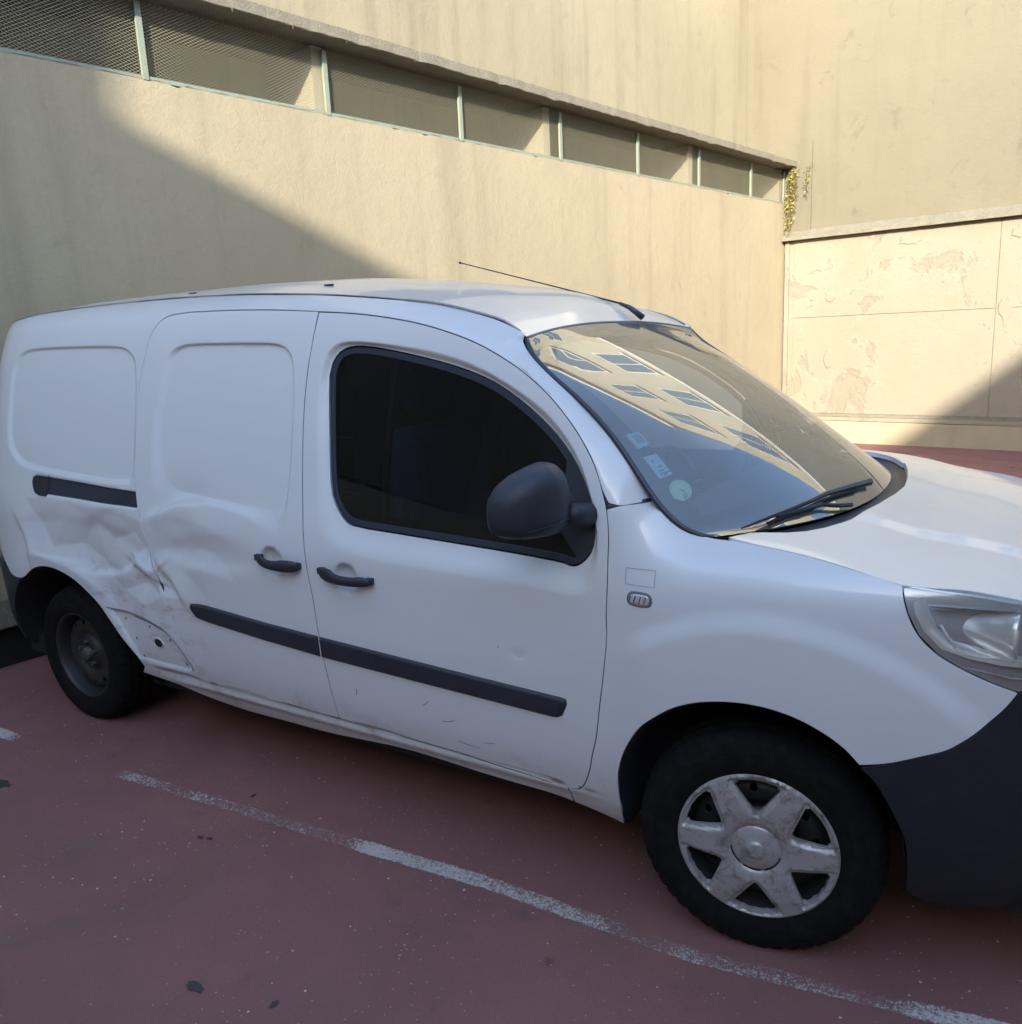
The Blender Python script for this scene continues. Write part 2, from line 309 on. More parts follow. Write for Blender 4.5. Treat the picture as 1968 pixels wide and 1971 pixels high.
DATA = '''{"slide":[[-1.4946,1.7299],[-1.668,1.7431],[-1.863,1.7544],[-2.0704,1.761],[-2.2329,1.7608],[-2.3054,1.7506],[-2.3484,1.721],[-2.3734,1.6798],[-2.3842,1.6167],[-2.3999,1.5181],[-2.4041,1.4048],[-2.4027,1.2983],[-2.3928,1.2062],[-2.3763,1.1216],[-2.3535,1.023],[-2.3311,0.9451],[-2.31,0.8731],[-2.2895,0.8155],[-2.2766,0.7885],[-2.2566,0.7151],[-2.2295,0.6419],[-2.211,0.5825],[-2.1832,0.5239],[-2.1612,0.4554],[-2.1257,0.4042],[-2.0893,0.3645],[-1.935,0.3719],[-1.7836,0.3675],[-1.6867,0.3647],[-1.5472,0.3607],[-1.448,0.3605],[-1.4125,0.3612],[-1.4168,0.4622],[-1.4244,0.5461],[-1.4376,0.6671],[-1.4511,0.8112],[-1.4615,0.8876],[-1.4673,0.9507],[-1.4729,1.0124],[-1.4762,1.0613],[-1.4803,1.1085],[-1.4856,1.1691],[-1.4959,1.29],[-1.5031,1.4109],[-1.5032,1.5319],[-1.4961,1.6404]],
"seamB":[[-1.4125,0.3612],[-1.4168,0.4622],[-1.4244,0.5461],[-1.4376,0.6671],[-1.4511,0.8112],[-1.4615,0.8876],[-1.4673,0.9507],[-1.4729,1.0124],[-1.4762,1.0613],[-1.4803,1.1085],[-1.4856,1.1691],[-1.4959,1.29],[-1.5031,1.4109],[-1.5032,1.5319],[-1.4961,1.6404],[-1.4914,1.7279]],
"fdtop":[[-1.491,1.7279],[-1.3539,1.7164],[-1.1907,1.6946],[-1.066,1.6689],[-0.9482,1.6445],[-0.855,1.6114],[-0.7517,1.5663],[-0.6653,1.5183],[-0.5874,1.4621],[-0.5236,1.4028],[-0.4729,1.3449],[-0.4283,1.2785],[-0.4013,1.2172],[-0.3837,1.1654],[-0.3742,1.1084],[-0.3709,1.0363],[-0.3701,0.9626],[-0.3726,0.8862]],
"fdfr":[[-0.3718,0.8366],[-0.3817,0.7457],[-0.3988,0.6344],[-0.4184,0.5174],[-0.4335,0.4651],[-0.4417,0.4304],[-0.4565,0.3887],[-0.4745,0.3546],[-0.4984,0.3303],[-0.5216,0.328],[-0.594,0.3294],[-0.661,0.3341],[-0.7661,0.3373],[-0.913,0.3436]],
"door":[[-1.3539,1.7164],[-1.1907,1.6946],[-1.066,1.6689],[-0.9482,1.6445],[-0.855,1.6114],[-0.7517,1.5663],[-0.6653,1.5183],[-0.5874,1.4621],[-0.5236,1.4028],[-0.4729,1.3449],[-0.4283,1.2785],[-0.4013,1.2172],[-0.3837,1.1654],[-0.3742,1.1084],[-0.3709,1.0363],[-0.3701,0.9626],[-0.3726,0.8862],[-0.3718,0.8366],[-0.3817,0.7457],[-0.3988,0.6344],[-0.4184,0.5174],[-0.4335,0.4651],[-0.4417,0.4304],[-0.4565,0.3887],[-0.4745,0.3546],[-0.4984,0.3303],[-0.5216,0.328],[-0.594,0.3294],[-0.661,0.3341],[-0.7661,0.3373],[-0.913,0.3436],[-1.0503,0.3464],[-1.2713,0.3554],[-1.4125,0.3612],[-1.4168,0.4622],[-1.4244,0.5461],[-1.4376,0.6671],[-1.4511,0.8112],[-1.4615,0.8876],[-1.4673,0.9507],[-1.4729,1.0124],[-1.4762,1.0613],[-1.4803,1.1085],[-1.4856,1.1691],[-1.4959,1.29],[-1.5031,1.4109],[-1.5032,1.5319],[-1.4961,1.6404],[-1.4914,1.7279]],
"sillbot":[[-0.3779,0.2279],[-0.4051,0.2409],[-0.5138,0.2609],[-0.5769,0.2705],[-0.7143,0.2739],[-0.8599,0.2772],[-1.0121,0.286],[-1.1169,0.2895],[-1.56,0.2541],[-1.7557,0.2505],[-1.9657,0.2466],[-2.1676,0.266],[-2.3677,0.3082],[-2.5312,0.3212]],
"win":[[-1.4187,1.4993],[-1.4186,1.5292],[-1.408,1.5708],[-1.3796,1.5998],[-1.3324,1.6102],[-1.2682,1.6081],[-1.173,1.5936],[-1.0661,1.5737],[-0.9492,1.5488],[-0.8371,1.5171],[-0.7555,1.4845],[-0.669,1.4351],[-0.5976,1.3848],[-0.5401,1.3357],[-0.4951,1.2825],[-0.4624,1.2298],[-0.4354,1.1724],[-0.4229,1.1145],[-0.4229,1.0752],[-0.4319,1.0448],[-0.4531,1.0202],[-0.4753,1.0078],[-0.4982,1.0079],[-0.5128,1.0141],[-0.6537,1.0234],[-0.8472,1.0321],[-1.0584,1.0415],[-1.2735,1.0501],[-1.3149,1.0677],[-1.3503,1.107],[-1.3743,1.1534],[-1.3933,1.2902]],
"bowl":[[-1.4359,1.2918],[-1.4179,1.1126],[-1.4086,1.0227],[-1.3749,0.9951],[-1.3254,0.9724],[-1.1903,0.9527],[-0.8986,0.9463],[-0.6391,0.9379],[-0.491,0.9272],[-0.44,0.9338],[-0.4071,0.9582],[-0.3962,1.0337],[-0.4048,1.1204],[-0.434,1.2154],[-0.4714,1.2963],[-0.5289,1.3683],[-0.6021,1.4321],[-0.7449,1.5092],[-0.8817,1.5644],[-1.0242,1.5955],[-1.1745,1.6172],[-1.3333,1.6315],[-1.3974,1.6249],[-1.4392,1.5786],[-1.4493,1.4712]],
"srec_out":[[-2.2666,1.5166],[-2.258,1.5925],[-2.2376,1.6264],[-2.1871,1.6454],[-2.08,1.6485],[-1.8741,1.6433],[-1.682,1.6366],[-1.6245,1.6235],[-1.5888,1.6008],[-1.5664,1.5574],[-1.5542,1.4717],[-1.5442,1.3496],[-1.5404,1.2275],[-1.546,1.1351],[-1.5511,1.0544],[-1.5678,1.003],[-1.6405,0.9904],[-1.6962,1.0244],[-1.7733,1.054],[-1.9027,1.0711],[-2.059,1.081],[-2.1344,1.0776],[-2.2212,1.0428],[-2.2682,1.0713],[-2.2974,1.1609],[-2.3042,1.3356],[-2.2843,1.4473]],
"srec_in":[[-2.2317,1.5093],[-2.227,1.578],[-2.2063,1.6118],[-2.1623,1.6344],[-2.0774,1.6384],[-1.8718,1.6336],[-1.6892,1.6275],[-1.6362,1.6146],[-1.605,1.592],[-1.585,1.5516],[-1.5736,1.4717],[-1.5653,1.3492],[-1.5625,1.2266],[-1.5663,1.1462],[-1.5801,1.0865],[-1.7565,1.0905],[-1.9558,1.1028],[-2.1148,1.1116],[-2.1708,1.1291],[-2.2092,1.1651],[-2.2371,1.247],[-2.2516,1.3712],[-2.2447,1.4473]],
"qrec_out":[[-3.3475,1.4386],[-3.3507,1.5368],[-3.3283,1.6181],[-3.2903,1.6537],[-3.1993,1.6672],[-2.8666,1.6643],[-2.6021,1.6571],[-2.5248,1.648],[-2.47,1.6262],[-2.4364,1.5968],[-2.4048,1.4757],[-2.3915,1.334],[-2.3848,1.1568],[-2.4,1.1203],[-2.4602,1.12],[-2.6484,1.1219],[-2.9186,1.1353],[-3.1681,1.15],[-3.2677,1.1877],[-3.3348,1.2505],[-3.3458,1.3567]],
"qrec_in":[[-3.3166,1.4388],[-3.3177,1.5284],[-3.2939,1.6012],[-3.2595,1.6368],[-3.1767,1.6489],[-2.8613,1.6489],[-2.5978,1.643],[-2.5334,1.6353],[-2.4907,1.6125],[-2.4583,1.5759],[-2.4346,1.4758],[-2.4212,1.3335],[-2.4097,1.1699],[-2.4377,1.1435],[-2.65,1.1442],[-2.9207,1.1623],[-3.1553,1.1802],[-3.2377,1.2132],[-3.2937,1.2682],[-3.3151,1.3573]],
"strip1":[[-2.0989,0.6943],[-2.0489,0.6996],[-1.9958,0.6987],[-1.6991,0.6785],[-1.4411,0.6672],[-1.4398,0.5932],[-1.713,0.6088],[-2.0113,0.6319],[-2.0632,0.6392],[-2.0894,0.6655]],
"strip2":[[-1.436,0.6667],[-0.8957,0.6453],[-0.516,0.6323],[-0.5012,0.6289],[-0.5005,0.613],[-0.5162,0.5772],[-0.5338,0.5667],[-0.5543,0.5654],[-0.9033,0.5758],[-1.4339,0.5922]],
"rail":[[-3.0645,1.1308],[-3.0905,1.1239],[-3.0981,1.1044],[-3.0921,1.0808],[-3.0774,1.0577],[-3.0462,1.0476],[-2.9897,1.0462],[-2.9813,1.0524],[-2.7488,1.047],[-2.5169,1.0394],[-2.3585,1.0356],[-2.3749,1.1001],[-2.5964,1.1097],[-2.8346,1.1222],[-2.9689,1.1273]],
"patch":[[-2.6345,0.608],[-2.4907,0.6037],[-2.386,0.5851],[-2.3068,0.5635],[-2.2647,0.5414],[-2.2268,0.5092],[-2.1624,0.4228],[-2.1648,0.4021],[-2.2144,0.3845],[-2.3548,0.3855],[-2.5016,0.3866],[-2.5169,0.3972],[-2.5313,0.4318],[-2.565,0.498],[-2.6026,0.5628]],
"hole":[[-2.3577,0.4871],[-2.3348,0.4909],[-2.351,0.5055]],
"spots":[[-2.4992,0.4859],[-2.3925,0.5527],[-2.2762,0.513],[-2.4821,0.4091],[-2.2083,0.4191],[-2.5438,0.5666]],
"h1":[[-1.6953,0.9223],[-1.6883,0.9315],[-1.6719,0.9359],[-1.6522,0.9337],[-1.6354,0.9228],[-1.589,0.9192],[-1.5497,0.9274],[-1.5119,0.9258],[-1.4937,0.9209],[-1.4838,0.9082],[-1.4842,0.8972],[-1.4934,0.888],[-1.5163,0.8854],[-1.5695,0.8864],[-1.6313,0.8908],[-1.6701,0.898],[-1.6889,0.9088]],
"h2":[[-1.4002,0.9011],[-1.3937,0.9126],[-1.3807,0.9173],[-1.352,0.9199],[-1.324,0.9176],[-1.3112,0.9044],[-1.2427,0.9017],[-1.212,0.9065],[-1.1889,0.904],[-1.173,0.8955],[-1.1676,0.8884],[-1.1777,0.8781],[-1.198,0.8738],[-1.2453,0.8725],[-1.3141,0.8735],[-1.3631,0.877],[-1.3893,0.8834]],
"b1":[[-1.6279,0.9058],[-1.6762,0.9007],[-1.5766,0.9111],[-1.6236,0.9566],[-1.634,0.8553]],
"b2":[[-1.29,0.8854],[-1.3449,0.879],[-1.2362,0.8917],[-1.2858,0.9363],[-1.2949,0.8338]],
"wsedge":[[-0.7119,-0.68,1.6041],[-0.6918,-0.695,1.5775],[-0.6534,-0.71,1.5508],[-0.5982,-0.725,1.514],[-0.5273,-0.74,1.4628],[-0.4658,-0.752,1.4079],[-0.4058,-0.764,1.3545],[-0.3475,-0.776,1.2875],[-0.3008,-0.788,1.2316],[-0.2652,-0.8,1.1911],[-0.2448,-0.8,1.1677],[-0.22,-0.8,1.1447],[-0.22,-0.8,1.1434],[-0.187,-0.8,1.1233],[-0.1544,-0.8,1.1115],[-0.1159,-0.8,1.1052],[-0.0828,-0.8,1.1041]],
"apseam":[[-0.3985,1.1731],[-0.353,1.177],[-0.3081,1.1803],[-0.2735,1.1856]],
"bump":[[0.2557,0.6065],[0.3114,0.6265],[0.3757,0.652],[0.4336,0.6773],[0.4692,0.7065],[0.5076,0.7451],[0.5373,0.782],[0.5569,0.8148]],
"hl":[[0.3221,1.0415],[0.3268,1.0182],[0.3381,0.9825],[0.3617,0.936],[0.4012,0.8945],[0.4478,0.8654],[0.51,0.8336],[0.5569,0.8148]],
"hltop":[[0.3178,1.0359],[0.3568,1.0394],[0.3985,1.0407],[0.4398,1.0393],[0.4809,1.0339],[0.5474,1.0218]],
"indic":[[-0.3111,0.9463],[-0.3084,0.9579],[-0.2996,0.964],[-0.2671,0.9644],[-0.2524,0.9607],[-0.2477,0.9488],[-0.2503,0.9359],[-0.2605,0.9317],[-0.2899,0.9315],[-0.3079,0.9368]],
"faint":[[-0.3188,1.026],[-0.2394,1.0253],[-0.2402,0.9827],[-0.3183,0.9846]],
"dent_fd":[[-0.5176,0.8528],[-0.4978,0.8481],[-0.5512,0.8525]],
"quarter_rear":[[-4.3162,1.7305],[-3.3984,0.9209],[-3.3862,0.7822],[-3.3077,0.6941],[-3.2364,0.666]],
"railcrease":[[-1.5587,1.7885],[-1.3326,1.7667],[-1.1678,1.7465],[-1.0219,1.7248],[-0.9041,1.6964],[-0.7985,1.6645],[-0.7099,1.6268],[-0.6698,1.6048]],
"cr":[[[-3.2066,0.8858],[-3.1838,0.8471],[-3.1651,0.7978],[-3.1641,0.7566]],[[-3.1482,0.9311],[-3.0629,0.9622],[-2.9579,0.9722],[-2.8327,0.9648],[-2.7359,0.9581]],[[-3.0769,0.7888],[-2.9733,0.7841],[-2.8642,0.7806]],[[-2.6931,0.7527],[-2.5984,0.7562],[-2.497,0.7677],[-2.4105,0.8258]],[[-2.4017,0.7993],[-2.344,0.7691],[-2.2772,0.7541]],[[-2.6109,0.9541],[-2.4859,0.928],[-2.397,0.8953],[-2.3529,0.8635]],[[-2.2742,0.7998],[-2.2266,0.8318]],[[-2.3139,0.7771],[-2.2087,0.7848],[-2.1664,0.7316]],[[-2.5317,1.0273],[-2.6318,0.9889],[-2.7213,0.9453],[-2.7628,0.8946]]],
"crs":[[[-2.2212,1.0428],[-2.1234,1.0769],[-2.0591,1.0817]],[[-2.1258,0.9271],[-2.0052,0.9554],[-1.8917,0.962]],[[-2.1252,0.8624],[-1.968,0.8434],[-1.8136,0.8604]],[[-2.2463,0.8127],[-2.1975,0.7736],[-2.1652,0.7176]]]}'''
T = json.loads(DATA)
for key in ('fdtop', 'door'): T[key] = [[-1.066, 1.6718] if abs(p[0]+1.066) < .0004 and p[1] > 1.6 else [-.9482, 1.6415] if abs(p[0]+.9482) < .0004 and p[1] > 1.6 else p for p in T[key]]

# ------------------------------------------------------------------ 2-D geometry
def inside(P, poly):
    P = np.asarray(P, float); q = np.asarray(poly, float); r = np.zeros(len(P), bool)
    x, y = P[:, 0], P[:, 1]
    for a, b in zip(q, np.roll(q, -1, 0)):
        c = ((a[1] > y) != (b[1] > y)); c &= x < (b[0]-a[0])*(y-a[1])/((b[1]-a[1])+1e-18)+a[0]; r ^= c
    return r
def pdist(P, line, closed=True):
    P = np.asarray(P, float); q = np.asarray(line, float); a = q if closed else q[:-1]; b = np.roll(q, -1, 0) if closed else q[1:]
    best = np.full(len(P), 1e9)
    for s, e in zip(a, b):
        d = e-s; L = d@d+1e-18; t = np.clip(((P-s)@d)/L, 0, 1); w = P-s-t[:, None]*d
        best = np.minimum(best, np.hypot(w[:, 0], w[:, 1]))
    return best
def sdist(P, line):                       # signed by the side of the nearest segment of an open line
    P = np.asarray(P, float); q = np.asarray(line, float); best = np.full(len(P), 1e9); sg = np.ones(len(P))
    for s, e in zip(q[:-1], q[1:]):
        d = e-s; L = d@d+1e-18; t = np.clip(((P-s)@d)/L, 0, 1); w = P-s-t[:, None]*d; h = np.hypot(w[:, 0], w[:, 1])
        c = d[0]*(P[:, 1]-s[1])-d[1]*(P[:, 0]-s[0]); k = h < best; best = np.where(k, h, best); sg = np.where(k, c/math.sqrt(L), sg)
    return best, sg
def dens(poly, step, closed=True):
    q = np.asarray(poly, float); o = []
    n = len(q) if closed else len(q)-1
    for i in range(n):
        a, b = q[i], q[(i+1) % len(q)]; k = max(1, int(math.ceil(np.hypot(*(b-a))/step)))
        for j in range(k): o.append(a+(b-a)*j/k)
    if not closed: o.append(q[-1])
    return np.array(o)
def smoothpoly(poly, it=2, closed=True):     # corner cutting
    q = np.asarray(poly, float)
    for _ in range(it):
        nx = np.roll(q, -1, 0) if closed else q[1:]; c = q if closed else q[:-1]
        o = np.empty((2*len(c), 2)); o[0::2] = .75*c+.25*nx; o[1::2] = .25*c+.75*nx
        q = o if closed else np.vstack([q[:1], o, q[-1:]])
    return q
def crs(poly, k=4, closed=True, ang=38):
    q = np.asarray(poly, float); n = len(q); out = []
    for i in range(n if closed else n-1):
        p0, p1, p2, p3 = q[(i-1) % n], q[i], q[(i+1) % n], q[(i+2) % n]
        if not closed and i == 0: p0 = p1
        if not closed and i == n-2: p3 = p2
        def turn(a, b, c):
            u, v = b-a, c-b; lu, lv = np.hypot(*u), np.hypot(*v)
            return 180 if min(lu, lv) < 1e-9 else math.degrees(math.acos(np.clip(u@v/(lu*lv), -1, 1)))
        d = p2-p1; L = np.hypot(*d)
        def tan(a, b, c): 
            u, v = b-a, c-b; lu, lv = np.hypot(*u)+1e-9, np.hypot(*v)+1e-9; t = (u/lu*lv+v/lv*lu)/(lu+lv); return t*L
        m1 = tan(p0, p1, p2) if turn(p0, p1, p2) < ang else d
        m2 = tan(p1, p2, p3) if turn(p1, p2, p3) < ang else d
        for j in range(k):
            t = j/k; out.append((2*t**3-3*t*t+1)*p1+(t**3-2*t*t+t)*m1+(-2*t**3+3*t*t)*p2+(t**3-t*t)*m2)
    if not closed: out.append(q[-1])
    return np.array(out)
def area(q): q = np.asarray(q); x, y = q[:, 0], q[:, 1]; return .5*np.sum(x*np.roll(y, -1)-np.roll(x, -1)*y)
def inset(q, d):
    q = np.asarray(q, float)
    if area(q) < 0: q = q[::-1]
    e = np.roll(q, -1, 0)-q; n = np.c_[-e[:, 1], e[:, 0]]; n /= np.hypot(n[:, 0], n[:, 1])[:, None]+1e-12
    m = n+np.roll(n, 1, 0); L = np.hypot(m[:, 0], m[:, 1])[:, None]; m = m/np.maximum(L, .5)
    c = np.clip((m*n).sum(1), .5, 1)[:, None]
    return q+m*d/c
def cdt(boundaries, extra, keep):
    """boundaries: list of closed loops; extra: loose points; keep(centroids)->mask"""
    V = []; E = []
    for b in boundaries:
        k = len(V); V += [tuple(p) for p in b]; E += [(k+i, k+(i+1) % len(b)) for i in range(len(b))]
    V += [tuple(p) for p in extra]
    r = delaunay_2d_cdt([Vector(v) for v in V], E, [], 0, 1e-6)
    vv = np.array([tuple(v) for v in r[0]]); ff = [f for f in r[2] if len(f) == 3]
    fa = np.array(ff); cen = vv[fa].mean(1); fa = fa[keep(cen)]
    used = np.unique(fa); mp = -np.ones(len(vv), int); mp[used] = np.arange(len(used))
    return vv[used], mp[fa]

# ------------------------------------------------------------------ body surface: y = -(W + relief)
win = smoothpoly(T['win'], 1); bowl = smoothpoly(T['bowl'], 1)
srec = (smoothpoly(T['srec_out'], 1), smoothpoly(T['srec_in'], 1)); qrec = (smoothpoly(T['qrec_out'], 1), smoothpoly(T['qrec_in'], 1))
patch = np.array(T['patch']); rail = np.array(T['rail'])
PEDGE = [p for p in T['railcrease'][:-1]]+[[p[0], p[2]] for p in T['wsedge'][:11]]
FDT = T['fdtop']
def mids(o, i, ts=(.2, .4, .6, .8)):
    q = dens(o, .009); i2 = dens(i, .004); k = np.argmin(((q[:, None]-i2[None])**2).sum(2), 1); m = i2[k]
    return [(q+(m-q)*t, .0) for t in ts]
def ratio(P, o, i):
    a = np.where(inside(P, o), pdist(P, o), 0); b = np.where(inside(P, i), 0, pdist(P, i)); return a/(a+b+1e-9)
CR = [np.array(smoothpoly(c, 2, False)) for c in T['cr']]; CRS = [np.array(smoothpoly(c, 2, False)) for c in T['crs']]
CP = [(-3.36, 1.02, 0), (-3.15, 1.035, 0), (-2.85, 1.03, 0), (-2.52, 1.02, 0), (-2.33, .985, 0), (-2.15, 1.03, 0), (-1.95, 1.00, 0), (-1.80, .93, 0), (-1.80, .80, 0), (-1.98, .72, 0), (-2.10, .60, 0), (-2.20, .50, 0), (-2.42, .56, 0), (-2.58, .62, 0), (-2.70, .70, 0), (-2.86, .75, 0), (-3.02, .775, 0), (-3.22, .74, 0), (-3.38, .80, 0),
      (-3.20, .93, .002), (-3.14, .80, .006), (-3.05, .93, -.012), (-2.98, .83, -.010), (-2.86, .96, -.006), (-2.78, .86, -.020), (-2.66, .97, -.010), (-2.62, .80, -.016), (-2.55, .90, -.020), (-2.48, .79, .001), (-2.44, .86, -.004), (-2.40, .94, -.012), (-2.36, .74, -.018), (-2.31, .79, .004), (-2.30, .86, -.010), (-2.27, .70, .003), (-2.24, .76, -.008), (-2.20, .90, -.006), (-2.22, .62, -.004), (-2.15, .70, .001), (-2.50, .70, -.004), (-2.38, .64, -.002), (-2.12, .82, -.006), (-2.03, .91, -.009), (-2.00, .84, .001), (-1.92, .90, -.004)]
CPA = np.array(CP)
CTR = [f for f in delaunay_2d_cdt([Vector((a, b)) for a, b, c in CP], [], [], 0, 1e-6)[2] if len(f) == 3]
def crumple(x, z):
    o = np.zeros(len(x))
    for f in CTR:
        (x0, z0, h0), (x1, z1, h1), (x2, z2, h2) = CPA[f[0]], CPA[f[1]], CPA[f[2]]
        if h0 == h1 == h2 == 0: continue
        D = (z1-z2)*(x0-x2)+(x2-x1)*(z0-z2)
        a = ((z1-z2)*(x-x2)+(x2-x1)*(z-z2))/D; b = ((z2-z0)*(x-x2)+(x0-x2)*(z-z2))/D; c = 1-a-b
        m = (a >= 0) & (b >= 0) & (c >= 0); o = np.where(m, a*h0+b*h1+c*h2, o)
    return o
def relief(x, z):
    P = np.c_[x, z]; r = np.zeros(len(P))
    r -= .020*sst(ratio(P, bowl, win), 0, 1)
    r -= .013*sst(ratio(P, *srec), 0, 1)
    r -= .011*sst(ratio(P, *qrec), 0, 1)
    # roof rail and A pillar turn in above the front door
    dD = pdist(P, FDT, False); dE = pdist(P, PEDGE, False)
    above = (~inside(P, T['door'])) & (x > -1.7) & (z > 1.0) & (x < -.15)
    up = (z > np.interp(x, [p[0] for p in FDT[:14]], [p[1] for p in FDT[:14]])-.002) | (x > -.372)
    m = above & up & (z > 1.165)
    amp = herm([-1.7, -1.55, -1.3, -1.03, -.8, -.2], [0, 0, .018, .042, .060, .060], x)
    r -= np.where(m, amp*(dD/(dD+dE+1e-9))**1.5, 0)
    # wheel arch flares
    rf = np.hypot(x-.02, z-.31); th = np.arctan2(z-.31, x-.02)
    R0 = .63+.02*np.cos(th)
    r += .011*(1-sst(rf, R0-.045, R0+.02))*sst(x, -.36, -.25)
    rr = np.hypot(x+3.016, z-.31); r += .010*(1-sst(rr, .46, .56))*sst(z, .3, .5)
    # door handle bowls
    for c, k in (((-1.629, .906), 1), ((-1.290, .885), 1)):
        q = np.hypot((x-c[0])/.052, (z-c[1])/.050); r -= .026*np.sqrt(np.clip(1-q*q, 0, 1))*sst(q, 1.0, .90)
    zb = np.interp(x, [-2.2, -2.089, -1.41, -.60, -.53], [.372, .3655, .3605, .352, .345])
    r -= .011*np.where((x > -2.5) & (x < -.36), sst(z, zb+.001, zb-.004), 0)*sst(x, -2.50, -2.15)*sst(x, -.40, -.56)
    r += .009*np.exp(-((z-.325)/.018)**2)*sst(x, -2.5, -2.2)*sst(x, -.40, -.56)
    # belt line hollow along the doors
    r -= .004*np.exp(-((z-.80)/.10)**2)*sst(x, -2.2, -1.9)*sst(x, -.4, -.6)
    # slider rail channel and the bare patch by the rear wheel
    r -= .010*sst(np.where(inside(P, rail), pdist(P, rail), 0), 0, .006)
    r -= .011*sst(np.where(inside(P, patch), pdist(P, patch), 0), 0, .012)
    # crash damage: creased facets, the corners slightly rounded
    k = (x > -3.4) & (x < -1.78) & (z > .48) & (z < 1.05)
    if k.any():
        xx, zz = x[k], z[k]; e = .0045
        r[k] += 1.15*(.4*crumple(xx, zz)+.15*(crumple(xx+e, zz)+crumple(xx-e, zz)+crumple(xx, zz+e)+crumple(xx, zz-e)))
    for k, (ln, A, s, l) in enumerate(zip(CR, [.007, .004, -.004, -.010, .009, .005, .004, .008, -.006], [.014, .028, .009, .010, .009, .026, .007, .014, .028], [.07, .10, .05, .08, .06, .12, .04, .07, .11])):
        d, g = sdist(P, ln); r += .8*A*np.tanh(g/s)*np.exp(-(d/l)**2)
    for ln, A, s, l in zip(CRS, [-.016, .005, -.005, .005], [.008, .025, .025, .014], [.07, .08, .09, .06]):
        d, g = sdist(P, ln); r += .8*A*np.tanh(g/s)*np.exp(-(d/l)**2)
    d = np.hypot(x+.655, (z-.735)*1.6); r -= .004*np.exp(-(d/.02)**2)
    nz = (np.sin(x*9+z*13)+np.sin(x*17-z*7+1.3)+np.sin(z*21+x*4+.4)); r += .0006*nz*sst(x, -1.9, -2.5)
    return r
def S(x, z): return W(x, z)+relief(x, z)
def Sn(x, z, h=.0015):
    s0 = S(x, z); a = (S(x+h, z)-S(x-h, z))/(2*h); b = (S(x, z+h)-S(x, z-h))/(2*h)
    n = np.c_[-a, -np.ones_like(a), -b]; return s0, n/np.linalg.norm(n, axis=1)[:, None]

def shell(name, loops, extra_lines, step, m, parent, fn, gap=.0022, skirt=.016, mirror=False, keep_extra=None, label=None):
    """a sheet metal panel: outline loops in 2-D, points lifted by fn(P)->(xyz, normals)"""
    outer = inset(dens(loops[0], min(step, .012)), gap); holes = [inset(dens(h, min(step, .012)), -gap) for h in loops[1:]]
    mn = outer.min(0); mx = outer.max(0)
    gx, gz = np.meshgrid(np.arange(mn[0]+step*.3, mx[0], step), np.arange(mn[1]+step*.3, mx[1], step*.87))
    gx = gx+(np.arange(gx.shape[0]) % 2)[:, None]*step*.5
    G = np.c_[gx.ravel(), gz.ravel()]
    for ln, w in extra_lines:
        if w <= 0: G = np.vstack([G, ln]); continue
        L = dens(ln, .009, w != .0051); G = G[pdist(G, ln, w != .0051) > w]; G = np.vstack([G, L])
    ok = inside(G, outer) & (pdist(G, outer) > step*.4)
    for h in holes: ok &= (~inside(G, h)) & (pdist(G, h) > step*.4)
    G = G[ok]
    def keep(c):
        k = inside(c, outer)
        for h in holes: k &= ~inside(c, h)
        return k
    v2, f = cdt([outer]+holes, G, keep)
    P, Nn = fn(v2)
    V = [tuple(p) for p in P]; NN = [tuple(n) for n in Nn]; F = [tuple(q) for q in f]
    a = P[f[:, 1]]-P[f[:, 0]]; b = P[f[:, 2]]-P[f[:, 0]]; g = np.cross(a, b)
    if (g*Nn[f[:, 0]]).sum() < 0: F = [q[::-1] for q in F]
    for L, sgn in [(outer, 1)]+[(h, -1) for h in holes]:
        if area(L) < 0: L = L[::-1]
        p3, n3 = fn(L); k = len(V); n_ = len(L); t = np.roll(p3, -1, 0)-np.roll(p3, 1, 0)
        out = np.cross(t, n3); out /= np.linalg.norm(out, axis=1)[:, None]+1e-12
        cen = p3.mean(0)
        if ((p3-cen)*out).sum() < 0: out = -out
        out = out*sgn
        top = n3*.75+out*.66; top /= np.linalg.norm(top, axis=1)[:, None]
        r1 = p3+out*.0012-n3*.0012; r2 = r1-n3*skirt
        V += [tuple(q) for q in p3]+[tuple(q) for q in r1]+[tuple(q) for q in r1]+[tuple(q) for q in r2]
        NN += [tuple(q) for q in n3]+[tuple(q) for q in top]+[tuple(q) for q in out]+[tuple(q) for q in out]
        for i in range(n_):
            j = (i+1) % n_
            for a0, b0 in ((0, 1), (2, 3)):
                q = (k+a0*n_+i, k+a0*n_+j, k+b0*n_+j, k+b0*n_+i); nn = np.cross(np.array(V[q[1]])-np.array(V[q[0]]), np.array(V[q[3]])-np.array(V[q[0]]))
                F.append(q if nn@out[i] > 0 else q[::-1])
    o = obj(name, V, F, m, parent, normals=NN)
    if label: o['label'] = label
    if mirror:
        V2 = [(x, -y, z) for x, y, z in V]; N2 = [(x, -y, z) for x, y, z in NN]; F2 = [q[::-1] for q in F]
        obj(name, V2, F2, m, parent, normals=N2)
    return o
def lift(off=0.0):
    def fn(p):
        s, n = Sn(p[:, 0], p[:, 1]); P = np.c_[p[:, 0], -(s+off), p[:, 1]]; return P, n
    return fn

